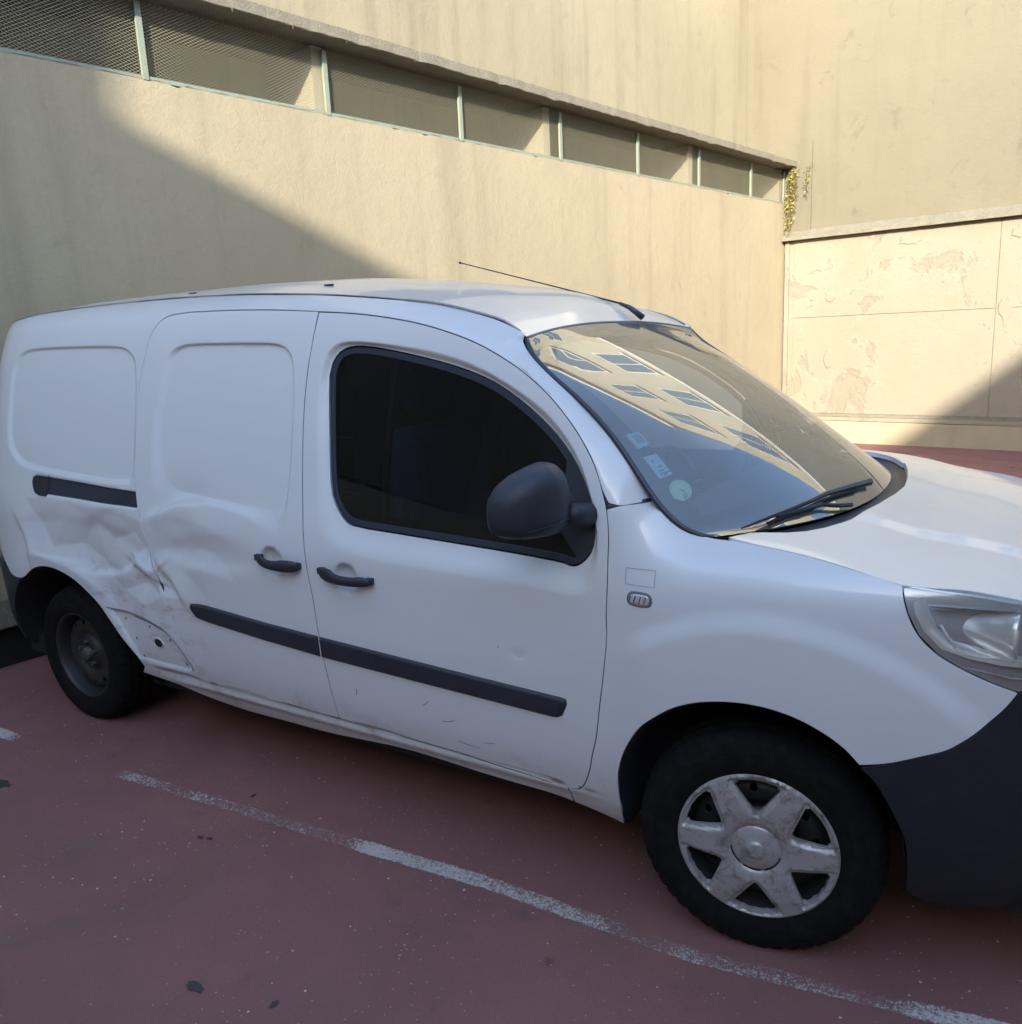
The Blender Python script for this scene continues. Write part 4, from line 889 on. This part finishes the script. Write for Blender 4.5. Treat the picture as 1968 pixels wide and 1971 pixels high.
# cowl between glass and bonnet
hp = dens([(x, -y) for x, y in hr]+[(x, y) for x, y in hr[::-1][1:]], .03, False)
V = []
for i, (x, y) in enumerate(hp):
    s = -1+2*i/(len(hp)-1); b = WS(s, 1.0); z = float(hz(np.array([x]), np.array([y]))[0]); a = np.array([x+.012, y*1.0, z-.014])
    b2 = b+np.array([-.01, 0, -.012])
    for k in range(6):
        t = k/5; q = a*(1-t)+b2*t; q[2] -= .020*math.sin(math.pi*t); V.append(tuple(q))
obj('cowl', V, grid_faces(len(hp), 6), M['plastic'], van, smooth=True)
# nose
ft = [p for p in T['bump']]
bumper = ft+[[.62, .835], [.70, .825], [.755, .80], [.755, .24], [.55, .215], [.40, .215], [.365, .26], [.3625, .34], [.356, .43], [.336, .486], [.312, .537], [.283, .583]]
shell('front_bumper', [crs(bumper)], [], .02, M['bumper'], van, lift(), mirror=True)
hlp = T['hl']+[[.62, .842], [.70, .834], [.752, .84], [.745, .90], [.70, .955], [.64, .99]]+[[.5474, 1.0115], [.4809, 1.0235], [.4398, 1.0290], [.3985, 1.0330], [.3568, 1.0380]]
shell('headlight_lens', [hlp], [], .014, M['lens'], van, lift(-.001), mirror=True, gap=.003, skirt=.004)
def hlback(p):
    d = np.minimum(pdist(p, hlp), .06); s, n = Sn(p[:, 0], p[:, 1]); P = np.c_[p[:, 0], -(s-.008-1.0*np.clip(d-.006, 0, .045)), p[:, 1]]; return P, n
shell('headlight_bezel', [hlp], [(inset(np.array(hlp), .006), .004), (inset(np.array(hlp), .022), .006)], .012, M['silver'], van, hlback, mirror=True, gap=.001, skirt=.004)
def hl_bits(sg):
    # bright reflector blade, lamp barrel with ring, dividing rib
    mb = MB()
    c = np.array([.535, sg*(float(W(.53, .94))-.070), .932]); ax = np.array([.97, sg*.10, -.04]); ax /= np.linalg.norm(ax)
    a = np.cross(ax, [0, 0, 1]); a /= np.linalg.norm(a); b = np.cross(a, ax)
    prof = [(-.165, .044), (-.15, .058), (-.02, .060), (-.0, .064), (.012, .066), (.02, .062), (.012, .054), (-.03, .040), (-.05, .004)]
    V = []; n = 40
    for h, r in prof:
        for k in range(n): t = 2*math.pi*k/n; V.append(c+ax*h+r*(math.cos(t)*a+math.sin(t)*b))
    F = [(i*n+k, i*n+(k+1) % n, (i+1)*n+(k+1) % n, (i+1)*n+k) for i in range(len(prof)-1) for k in range(n)]
    obj('lamp_barrel', V, F, M['chrome'], van, smooth=True)
    def q(x, z, d): return (x, sg*(float(W(x, z))-d), z)
    mb = MB()
    pth = [(.345, 1.005), (.352, .975), (.372, .935), (.405, .905), (.46, .885), (.52, .872), (.60, .862)]
    V = []
    for x, z in pth: V += [q(x, z, .012), q(x+.018, z+.010, .016), q(x+.024, z+.013, .045)]
    obj('headlight_chrome_strip', V, grid_faces(len(pth), 3), M['chrome'], van, smooth=True)
    V = [q(.375, 1.0, .012), q(.56, .99, .012), q(.56, .975, .05), q(.39, .985, .045)]
    obj('reflector', V, [(0, 1, 2, 3)], M['silver'], van)
    MB().tube([q(.445, .895, .014), q(.50, .886, .014), q(.60, .872, .014)], .0022, 5).build('headlight_rib', M['chrome'], van)
    MB().tube([q(.45, .868, .010), q(.54, .845, .010), q(.62, .836, .010)], .0045, 5, flat=.4).build('headlight_rib', M['chrome'], van)
    MB().tube([q(.40, .958, .018), q(.432, .905, .018)], .0035, 6).build('headlight_rib', M['chrome'], van)
hl_bits(-1); hl_bits(1)
# front fascia: closes the nose between the two sides
V = []
zz = np.linspace(.22, .86, 16); yy = np.linspace(-1, 1, 25)
for z in zz:
    w = float(W(.755, z))-.002
    for s in yy: V.append((.755+.115*(1-abs(s)**2.6), s*w, z))
obj('front_fascia', V, grid_faces(16, 25), M['plastic'], van, smooth=True)
V = []
for z, k in zip(np.linspace(.86, .92, 4), (.0, .1, .25, .6)):
    for s in yy: V.append((.755+.10*(1-abs(s)**2.6)*(1-k)-.0, s*(float(W(.752, z))-.004), z))
obj('grille', V, grid_faces(4, 25), M['trim'], van, smooth=True)
# rear bumper, rear doors
rb = [[-3.257, .661], [-3.31, .657], [-3.39, .682], [-3.45, .70], [-3.68, .70], [-3.70, .34], [-3.45, .31], [-3.425, .40], [-3.39, .50], [-3.33, .59]]
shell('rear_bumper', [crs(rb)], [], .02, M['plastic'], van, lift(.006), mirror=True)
V = []
rz = np.linspace(.42, 1.80, 24)
re = herm([.3, .69, .76, .9, 1.15, 1.45, 1.68, 1.80], [-3.53, -3.50, -3.46, -3.50, -3.60, -3.66, -3.63, -3.575], rz)
for z, x in zip(rz, re):
    w = float(W(x+.012, z))-.004
    for s in np.linspace(-1, 1, 17): V.append((x+.010-.075*(1-abs(s)**3.0), s*w, z))
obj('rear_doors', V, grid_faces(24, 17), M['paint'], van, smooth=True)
V = []
for z in np.linspace(.33, .70, 6):
    for s in np.linspace(-1, 1, 17): V.append((-3.70-.045*(1-abs(s)**3.0), s*.60, z))
obj('rear_bumper_centre', V, grid_faces(6, 17), M['plastic'], van, smooth=True)

# side glass with its black border
def glassfn(off):
    def fn(p):
        s = W(p[:, 0], p[:, 1])-off-.0205; h = .002
        a = (W(p[:, 0]+h, p[:, 1])-W(p[:, 0]-h, p[:, 1]))/(2*h); b = (W(p[:, 0], p[:, 1]+h)-W(p[:, 0], p[:, 1]-h))/(2*h)
        n = np.c_[-a, -np.ones_like(a), -b]; n /= np.linalg.norm(n, axis=1)[:, None]; return np.c_[p[:, 0], -s, p[:, 1]], n
    return fn
wp = inset(dens(win, .02), .003); gl = smoothpoly(inset(dens(smoothpoly(win, 1), .03), .020), 1)
gl = gl[gl[:, 0] < -.50] if False else gl
shell('window_seal', [wp, gl], [], .012, M['trim'], van, glassfn(.003), mirror=True, gap=.0, skirt=.012)
shell('side_window', [inset(dens(gl, .03), -.004)], [], .03, M['sideglass'], van, glassfn(.007), mirror=True, gap=0, skirt=.002)
# vertical run channel seen through the rear edge of the glass
MB().tube([(-1.175, -(float(W(-1.175, z))-.055), z) for z in np.linspace(1.04, 1.60, 8)], .012, 6).build('glass_run', M['interior'], van, smooth=True)

# rub strips, rail, handles, small fittings
def raised(name, poly, h, m, step=.02, rnd=.006, mirror=True, base=0.0, label=None):
    poly = np.array(poly, float)
    def fn(p):
        x, z = p[:, 0], p[:, 1]
        def hh(q): d = np.where(inside(q, poly), pdist(q, poly), 0); t = np.clip(d/rnd, 0, 1); return base+h*np.sqrt(np.clip(1-(1-t)**2, 0, 1))
        e = .0012; f = lambda a, b: S(a, b)+hh(np.c_[a, b])
        s0 = f(x, z); a = (f(x+e, z)-f(x-e, z))/(2*e); b = (f(x, z+e)-f(x, z-e))/(2*e)
        n = np.c_[-a, -np.ones_like(a), -b]; return np.c_[x, -s0, z], n/np.linalg.norm(n, axis=1)[:, None]
    ex = [(inset(dens(poly, .01), rnd*.35), .003), (inset(dens(poly, .01), rnd), .003)]
    return shell(name, [poly], ex, step, m, van, fn, mirror=mirror, gap=0, skirt=.012, label=label)
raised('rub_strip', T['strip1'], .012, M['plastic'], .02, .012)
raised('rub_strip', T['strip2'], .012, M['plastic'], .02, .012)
raised('slider_rail', inset(dens(rail, .01), .003), .004, M['trim'], .015, .006, base=.002)
rr = np.array(T['rail'])
endc = [rr[14], rr[0], rr[1], rr[2], rr[3], rr[4], rr[5], rr[6], rr[7]]
raised('rail_end_cap', inset(dens(endc, .01), .0015), .006, M['plastic'], .01, .006, base=.006)
def handle(poly, c):
    poly = np.array(poly); hp_ = smoothpoly(poly, 1)
    x0, x1 = hp_[:, 0].min(), hp_[:, 0].max()
    for sg in (-1, 1):
        n = 26; V = []
        for i in range(n):
            x = x0+(x1-x0)*(i+.5)/n if 0 < i < n-1 else (x0+.001 if i == 0 else x1-.001)
            # vertical extent of the outline at x
            zsv = []
            for a, b in zip(hp_, np.roll(hp_, -1, 0)):
                if (a[0]-x)*(b[0]-x) <= 0 and abs(a[0]-b[0]) > 1e-9: zsv.append(a[1]+(b[1]-a[1])*(x-a[0])/(b[0]-a[0]))
            lo, hi = (min(zsv), max(zsv)) if zsv else (c[1], c[1]); zm = .5*(lo+hi); hzz = .5*(hi-lo)+.0005
            u = (x-x0)/(x1-x0); dep = .018+.022*math.sin(math.pi*u)**.7
            yb = float(W(x, zm))
            for k in range(10):
                t = 2*math.pi*k/10; V.append((x, sg*(yb+dep-.010+.011*math.cos(t)*(math.sin(math.pi*min(max(u, .03), .97))**.35)), zm+hzz*math.sin(t)))
        F = [(i*10+k, i*10+(k+1) % 10, (i+1)*10+(k+1) % 10, (i+1)*10+k) for i in range(n-1) for k in range(10)]
        F = [f[::-1] for f in F] if sg < 0 else F
        F += [tuple(range(10)), tuple((n-1)*10+k for k in range(9, -1, -1))]
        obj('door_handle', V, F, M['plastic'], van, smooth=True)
        for x in (x0+.012, x1-.014):
            mb = MB()
            zc = float(np.interp(x, [x0, x1], [hp_[np.argmin(hp_[:, 0]), 1], hp_[np.argmax(hp_[:, 0]), 1]]))
            mb.box((x-.012, min(sg*(float(W(x, zc))-.004), sg*(float(W(x, zc))+.016)), zc-.010), (x+.012, max(sg*(float(W(x, zc))-.004), sg*(float(W(x, zc))+.016)), zc+.010))
            mb.build('handle_mount', M['plastic'], van)
handle(T['h1'], (-1.6, .906)); handle(T['h2'], (-1.28, .885))
raised('side_repeater', smoothpoly(T['indic'], 1), .006, M['lamp'], .006, .010)
ip = inset(dens(smoothpoly(T['indic'], 1), .006), -.004)
raised('repeater_bezel', ip, .0035, M['groove'], .006, .003)
ri = np.array(T['indic']); rc = ri.mean(0)
for k in range(5):
    x = rc[0]-.028+.014*k
    MB().tube([(x, -(float(S(np.array([x]), np.array([rc[1]]))[0])+.0065), rc[1]-.010), (x+.006, -(float(S(np.array([x]), np.array([rc[1]]))[0])+.0065), rc[1]+.010)], .0016, 4).build('repeater_prism', M['groove'], van)
# faint rectangle left by an old sticker
fp = np.array(T['faint']); 
for a, b in zip(fp, np.roll(fp, -1, 0)):
    pts = [(p[0], -(float(S(np.array([p[0]]), np.array([p[1]]))[0])+.0006), p[1]) for p in dens([a, b], .02, False)]
    MB().tube(pts, .0008, 4).build('sticker_residue', M['seam'], van)
# bare patch details
def on(x, z, d=0): return np.array((x, -(float(S(np.array([x]), np.array([z]))[0])+d), z))
def disc(name, x, z, r, m, d=.001, rz_=None):
    n = 20; V = [tuple(on(x, z, d))]+[(x+r*math.cos(2*math.pi*k/n), on(x, z)[1]-d, z+(rz_ or r)*math.sin(2*math.pi*k/n)) for k in range(n)]
    return obj(name, V, [(0, 1+k, 1+(k+1) % n) for k in range(n)], m, van)
hx, hz_ = T['hole'][0]
ringp = [on(hx+.030*math.cos(t), hz_+.022*math.sin(t), .001) for t in np.linspace(0, 2*math.pi, 25)]
disc('drain_hole', hx, hz_, .024, M['dark'], .0016, .018)
MB().tube(ringp, .0035, 6, cap=False).build('hole_rim', M['primer'], van, smooth=True)
for x, z in T['spots']: disc('fixing_hole', x, z, .006, M['rust'] if z > .6 else M['groove'], .0012)
pl = dens(T['patch'][:8], .02, False)
MB().tube([on(p[0], p[1], .0005) for p in pl], .0022, 5).build('patch_seam', M['groove'], van)
pl = np.array([[p[0]*.93+T['hole'][0][0]*.07, p[1]*.93+T['hole'][0][1]*.07-.01] for p in T['patch'][1:6]]); pl = dens(pl, .02, False)
MB().tube([on(p[0], p[1], .0005) for p in pl], .0022, 5).build('patch_groove', M['groove'], van)
# scratches and scuffs low on the front door
for (x, z, L, a) in ((-.95, .46, .05, .2), (-.90, .40, .08, -.1), (-1.02, .50, .03, .6), (-.66, .735, .018, -.5), (-.72, .745, .006, 1.2), (-1.30, .48, .02, 1.4), (-.80, .42, .04, .1)):
    MB().tube([on(x, z, .0002), on(x+L*math.cos(a)*.5, z+L*math.sin(a)*.5, .0002), on(x+L*math.cos(a), z+L*math.sin(a)+.003, .0002)], .0010, 4).build('scratch', M['groove'], van)

# mirror
def mirror(sg):
    # rings along the housing from the door outwards; each ring: centre, half depth(x), half height(z)
    rings = [(-.905, -.470, 1.175, .024, .030), (-.930, -.484, 1.188, .034, .052), (-.950, -.496, 1.204, .050, .084), (-.980, -.504, 1.213, .066, .094), (-1.02, -.510, 1.212, .074, .090), (-1.06, -.530, 1.206, .074, .082), (-1.095, -.548, 1.198, .066, .068), (-1.118, -.560, 1.192, .048, .048), (-1.128, -.566, 1.188, .018, .020)]
    n = 28; V = []
    for y, x, z, a, b in rings:
        for k in range(n):
            t = 2*math.pi*k/n; c, s = math.cos(t), math.sin(t)
            sq = lambda v, e: math.copysign(abs(v)**e, v)
            dx = a*sq(c, .62); dz = b*sq(s, .62)
            if dx < 0: dx *= .55
            V.append((x+dx, -sg*y if sg > 0 else y, z+dz))
    F = [(i*n+k, i*n+(k+1) % n, (i+1)*n+(k+1) % n, (i+1)*n+k) for i in range(len(rings)-1) for k in range(n)]
    F += [tuple((len(rings)-1)*n+k for k in range(n)), tuple(range(n-1, -1, -1))]
    F = F if sg < 0 else [f[::-1] for f in F]
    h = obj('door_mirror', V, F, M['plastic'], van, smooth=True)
    yy = lambda y: y if sg < 0 else -y
    seam = [(x+a*1.004*math.cos(t)**.75 if math.cos(t) > 0 else x, yy(y), z-.048) for (y, x, z, a, b), t in zip(rings[2:7], [.1]*5)]
    MB().tube(seam, .0016, 5).build('shell_seam', M['trim'], h)
    # foot
    mb = MB(); pts = [(-.44, yy(-.865), 1.150), (-.448, yy(-.90), 1.158), (-.462, yy(-.935), 1.170)]
    mb.tube(pts, [.036, .030, .030], 12); mb.build('mirror_foot', M['plastic'], h, smooth=True)
    V = [(-.60, yy(-1.12), 1.13), (-.60, yy(-.95), 1.12), (-.535, yy(-.95), 1.29), (-.58, yy(-1.12), 1.26)]
    return h
mirror(-1); mirror(1)
# black sail plate at the front of the window
sail = [[-.475, 1.035], [-.405, 1.05], [-.392, 1.10], [-.40, 1.17], [-.425, 1.25], [-.465, 1.32], [-.52, 1.30], [-.53, 1.10]]
sail = [p for p in sail]
shell('mirror_plate', [sail], [], .012, M['plastic'], van, glassfn(.002), mirror=True, gap=0, skirt=.02)

# antenna
base = WS(0.0, 0.0)
AX = [(-.733, .22, 1.664), (-.785, .22, 1.703), (-.828, .22, 1.722), (-.985, .22, 1.768), (-1.552, .22, 1.929)]
MB().tube(AX[:3], [.015, .012, .007], 10, flat=.8).build('antenna_base', M['trim'], van, smooth=True)
MB().tube([AX[2], AX[3], AX[4]], [.0038, .0028, .0020], 8).build('antenna_rod', M['trim'], van, smooth=True)
MB().tube([AX[4], (AX[4][0]-.008, AX[4][1], AX[4][2]+.002)], .0045, 8).build('antenna_tip', M['trim'], van)

# wipers and stickers are placed on the glass
def wsn(s, t): return WSn(np.array([s]), np.array([t]))[0]
def wpt(s, t, d): return WS(s, t)+wsn(s, t)*d
def polyon(name, pts, d, m, parent=van):
    V = [wpt(s, t, d) for s, t in pts]; return obj(name, V, [tuple(range(len(V)))], m, parent)
S1 = [(-0.9625, 0.53), (-0.905, 0.53), (-0.9025, 0.585), (-0.955, 0.59)]; S2 = [(-0.96, 0.6225), (-0.9075, 0.625), (-0.905, 0.7075), (-0.955, 0.71)]; S3 = [(-0.91, 0.8), (-0.92, 0.805), (-0.9325, 0.8075), (-0.9425, 0.805), (-0.9475, 0.7975), (-0.955, 0.79), (-0.955, 0.7775), (-0.955, 0.765), (-0.95, 0.755), (-0.9425, 0.7425), (-0.9325, 0.735), (-0.9225, 0.73), (-0.91, 0.73), (-0.9, 0.7325), (-0.89, 0.7375), (-0.885, 0.7475), (-0.8825, 0.7575), (-0.885, 0.77), (-0.89, 0.78), (-0.9, 0.7925)]
for k, (pts, m, lns) in enumerate(((S1, 'stick', [[(-0.9375, 0.54), (-0.9375, 0.57)], [(-0.925, 0.54), (-0.9275, 0.57)], [(-0.9175, 0.545), (-0.9175, 0.5725)]]), (S2, 'stick', [[(-0.9375, 0.67), (-0.9225, 0.67)], [(-0.9425, 0.685), (-0.9225, 0.685)], [(-0.9425, 0.695), (-0.9275, 0.695)], [(-0.925, 0.695), (-0.905, 0.695)], [(-0.94, 0.64), (-0.94, 0.6525)], [(-0.9325, 0.7), (-0.92, 0.7)]]), (S3, 'stickg', [[(-0.9225, 0.7825), (-0.9275, 0.8025)], [(-0.915, 0.7825), (-0.9175, 0.8)], [(-0.92, 0.7675), (-0.9125, 0.7775)]]))):
    so = polyon('windscreen_sticker', pts, -.0015, M[m]); so['label'] = ['upper pale blue paper sticker inside the screen', 'lower pale blue printed sticker inside the screen', 'round green sticker inside the screen'][k]
    for a, b in lns:
        MB().tube([wpt(*a, -.0008), wpt(*b, -.0008)], .0016, 4).build('print', M['ink'], so)
WP = [(-0.93, 1.0), (-0.825, 0.9725), (-0.7075, 0.955), (-0.6, 0.945), (-0.4875, 0.9375), (-0.2925, 0.9475), (-0.1525, 0.96)]; WP2 = [(-0.77, 0.965), (-0.6675, 0.965), (-0.5675, 0.965), (-0.505, 0.985), (-0.44, 1.0)]
MB().tube([wpt(s, t, .018) for s, t in WP], [.002, .0035, .0045, .005, .006, .008, .010], 6, flat=1.3).build('wiper_arm', M['trim'], van)
MB().tube([wpt(s, t+.012, .010) for s, t in WP[1:6]], .0045, 5).build('wiper_blade', M['dark'], van)
MB().tube([wpt(min(s, .99), min(t, .995), .014) for s, t in WP2], .005, 6, flat=1.3).build('wiper_arm', M['trim'], van)

# interior
V = []
for i, s in enumerate(np.linspace(-.93, .93, 25)):
    a = WS(s, .97)+np.array([-.02, 0, -.03]); 
    V += [tuple(a), (a[0]-.10, a[1]*.97, a[2]-.02), (-.34, s*.80, 1.065+.03*math.cos(s*1.4)), (-.42, s*.80, 1.05), (-.45, s*.79, .95), (-.40, s*.78, .60)]
obj('dashboard', V, grid_faces(25, 6), M['dash'], van, smooth=True)
MB().tube([(-.38, .36+.17*math.cos(t), 1.02+.14*math.sin(t)) for t in np.linspace(-.2, math.pi+.2, 14)], .03, 8).build('instrument_hood', M['dash'], van, smooth=True)
def ring3(c, r, tilt, n=32): return [(c[0]+r*math.sin(t)*math.sin(tilt), c[1]+r*math.cos(t), c[2]+r*math.sin(t)*math.cos(tilt)) for t in np.linspace(0, 2*math.pi, n)]
sw_ = MB().tube(ring3((-.62, .37, .98), .185, -.45), .015, 8, cap=False); sw_.tube([(-.45, .37, .90), (-.62, .37, .98)], .03, 8); sw_.tube([(-.62, .20, .98), (-.62, .54, .98)], .018, 6)
sw_.build('steering_wheel', M['interior'], van, smooth=True)
for y in (-.38, .38):
    mb = MB(); mb.box((-1.22, y-.25, .62), (-.75, y+.25, .78)); mb.v = mb.v
    o = mb.build('seat_cushion', M['seat'], van); bev(o, .05, 3)
    o = MB().box((-1.36, y-.24, .70), (-1.20, y+.24, 1.33)).build('seat_back', M['seat'], van); bev(o, .06, 3)
    o = MB().box((-1.36, y-.13, 1.37), (-1.26, y+.13, 1.55)).build('headrest', M['seat'], van); bev(o, .04, 3)
mb = MB(); mb.box((-1.47, -.80, .35), (-1.44, .80, 1.10)); mb.box((-1.47, -.62, 1.10), (-1.44, .62, 1.70)); mb.box((-1.46, -.80, .55), (-.50, .80, .58)); mb.build('bulkhead', M['interior'], van)
V = []
for x in np.linspace(-1.45, -.80, 10):
    for s in np.linspace(-1, 1, 9): V.append((x, s*.63, 1.60+.09*(1-s*s)-.32*max(0, x+1.15)**1.5-.02))
obj('headliner', V, grid_faces(10, 9), M['interior'], van, smooth=True)

# wheels
def lathe(prof, n=72, mod=None):
    V = []; F = []
    for i, (r, y) in enumerate(prof):
        for k in range(n):
            t = 2*math.pi*k/n; rr_ = r+(mod(i, k) if mod else 0); V.append((rr_*math.cos(t), y, rr_*math.sin(t)))
    m = len(prof)
    for i in range(m-1):
        for k in range(n): F.append((i*n+k, i*n+(k+1) % n, (i+1)*n+(k+1) % n, (i+1)*n+k))
    return V, F
def wheel(loc, rz, cover, sg):
    w = empty('wheel', loc, rz, van)
    if cover: w['label'] = 'wheel with a silver six spoke cover'
    else: w['label'] = 'bare black steel wheel'
    f = -1 if sg < 0 else 1
    # tyre: outer face at y = f*.09
    prof = [(.196, .083), (.204, .092), (.225, .099), (.250, .101), (.272, .098), (.288, .092), (.299, .084), (.306, .074), (.3115, .060), (.3135, .047), (.3085, .0455), (.3085, .0405), (.3145, .039), (.3155, .006), (.3095, .005), (.3095, -.005), (.3155, -.006), (.3145, -.039), (.3085, -.0405), (.3085, -.0455), (.3135, -.047), (.306, -.074), (.288, -.092), (.250, -.101), (.204, -.092), (.196, -.083)]
    n = 192
    def mod(i, k):
        if i in (6, 7, 8, 9) or i in (20, 21): return -.006 if k % 4 == 0 else 0
        if i in (12, 13, 16, 17): return -.004 if (k+2) % 4 == 0 else 0
        return 0
    V, F = lathe([(r, f*y) for r, y in prof], n, mod)
    if f > 0: F = [q[::-1] for q in F]
    V = [(x, y, z if z > -.3085 else -.3085-(z+.3085)*.2) for x, y, z in V]
    t = obj('tyre', V, F, M['tread'], w, smooth=True)
    bev_ = None
    for rr_ in (.262, .236):
        V, F = lathe([(rr_-.0012, f*.1002), (rr_, f*.1018), (rr_+.0012, f*.1002)], 96); obj('sidewall_rib', V, F if f < 0 else [q[::-1] for q in F], M['tread'], t, smooth=True)
    # steel rim with holes
    rp = [(.200, .080), (.198, .088), (.192, .086), (.186, .070), (.180, .045), (.176, .020)]
    V, F = lathe([(r, f*y) for r, y in rp], 72); obj('rim', V, F if f < 0 else [q[::-1] for q in F], M['steel'], w, smooth=True)
    def dish(r): return herm([0, .045, .06, .085, .11, .14, .165, .18], [.052, .052, .048, .030, .046, .050, .035, .018], r)
    outer = ell((0, 0), .178, .178, 72); holes = [ell((.143*math.cos(a), .143*math.sin(a)), .0115, .0135, 14) for a in np.arange(12)*math.pi/6+.1]
    def fnr(p):
        r = np.hypot(p[:, 0], p[:, 1])+1e-6; y = dish(r); e = .001; g = (dish(r+e)-dish(r-e))/(2*e)
        n = np.c_[-g*p[:, 0]/r, f*np.ones_like(r), -g*p[:, 1]/r]; n /= np.linalg.norm(n, axis=1)[:, None]; return np.c_[p[:, 0], f*y, p[:, 1]], n
    shell('wheel_disc', [outer]+holes, [], .012, M['steel'], w, fnr, gap=0, skirt=.004)
    V, F = lathe([(.001, f*.075), (.024, f*.074), (.030, f*.068), (.031, f*.045)], 24); obj('hub_cap', V, F if f < 0 else [q[::-1] for q in F], M['nut'], w, smooth=True)
    for k in range(5):
        a = 2*math.pi*k/5+.3; c = (.054*math.cos(a), .054*math.sin(a))
        MB().tube([(c[0], f*.045, c[1]), (c[0], f*.066, c[1])], .010, 6).build('wheel_nut', M['nut'], w)
    V, F = lathe([(.001, f*-.06), (.176, f*-.06), (.178, f*.01)], 36); obj('brake_backing', V, F if f > 0 else [q[::-1] for q in F], M['dark'], w)
    if cover:
        holes = []
        for k in range(6):
            a0 = math.radians(30+60*k)
            pts = [(.187, -20), (.189, -9), (.1895, 0), (.189, 9), (.187, 20), (.150, 15.5), (.115, 8.5), (.101, 3), (.099, 0), (.101, -3), (.115, -8.5), (.150, -15.5)]
            holes.append(np.array([(r*math.cos(a0+math.radians(d)), r*math.sin(a0+math.radians(d))) for r, d in pts]))
        outer = ell((0, 0), .203, .203, 120)
        base = lambda r: herm([0, .015, .020, .0225, .05, .060, .0625, .066, .08, .11, .15, .185, .195, .203], [.1135, .1135, .1125, .1085, .1005, .0965, .0930, .0985, .1040, .1075, .1060, .1000, .0985, .0905], r)
        def cy(p):
            r = np.hypot(p[:, 0], p[:, 1])+1e-6; y = base(r)
            d = np.full(len(p), 1e9)
            for h in holes: d = np.minimum(d, pdist(p, h))
            y = y-.009*(1-sst(d, 0, .012))*sst(r, .07, .095)*sst(r, .199, .190)
            return y
        def fnc(p):
            e = .0008; y = cy(p); gx = (cy(p+[e, 0])-cy(p-[e, 0]))/(2*e); gz = (cy(p+[0, e])-cy(p-[0, e]))/(2*e)
            n = np.c_[-gx, f*np.ones_like(y), -gz]; n /= np.linalg.norm(n, axis=1)[:, None]; return np.c_[p[:, 0], f*y, p[:, 1]], n
        hs = [smoothpoly(h, 1) for h in holes]
        ex = [(ell((0, 0), rr_, rr_, 60), .0015) for rr_ in (.0225, .060, .0625, .066, .195)]
        shell('wheel_cover', [outer]+hs, ex, .0065, M['cap'], w, fnc, gap=0, skirt=.012)
        # thin dark slots round the centre and the embossed diamond
        for a0, a1 in ((185, 232), (240, 282), (290, 345)):
            a = np.radians(np.linspace(a0, a1, 10)); MB().tube([(.0632*math.cos(t), f*.0955, .0632*math.sin(t)) for t in a], .0019, 5).build('cover_slot', M['dark'], w)
        dm = [(0, .012), (.0075, 0), (0, -.012), (-.0075, 0)]
        MB().tube([(x, f*.1142, z) for x, z in dm+dm[:1]], .0014, 5, cap=False).build('emblem', M['cap'], w)
    return w
wheel((0, -.76, .304), .146, True, -1); wheel((0, .76, .304), .146, True, 1)
wheel((-3.016, -.745, .304), 0, False, -1); wheel((-3.016, .745, .304), 0, False, 1)
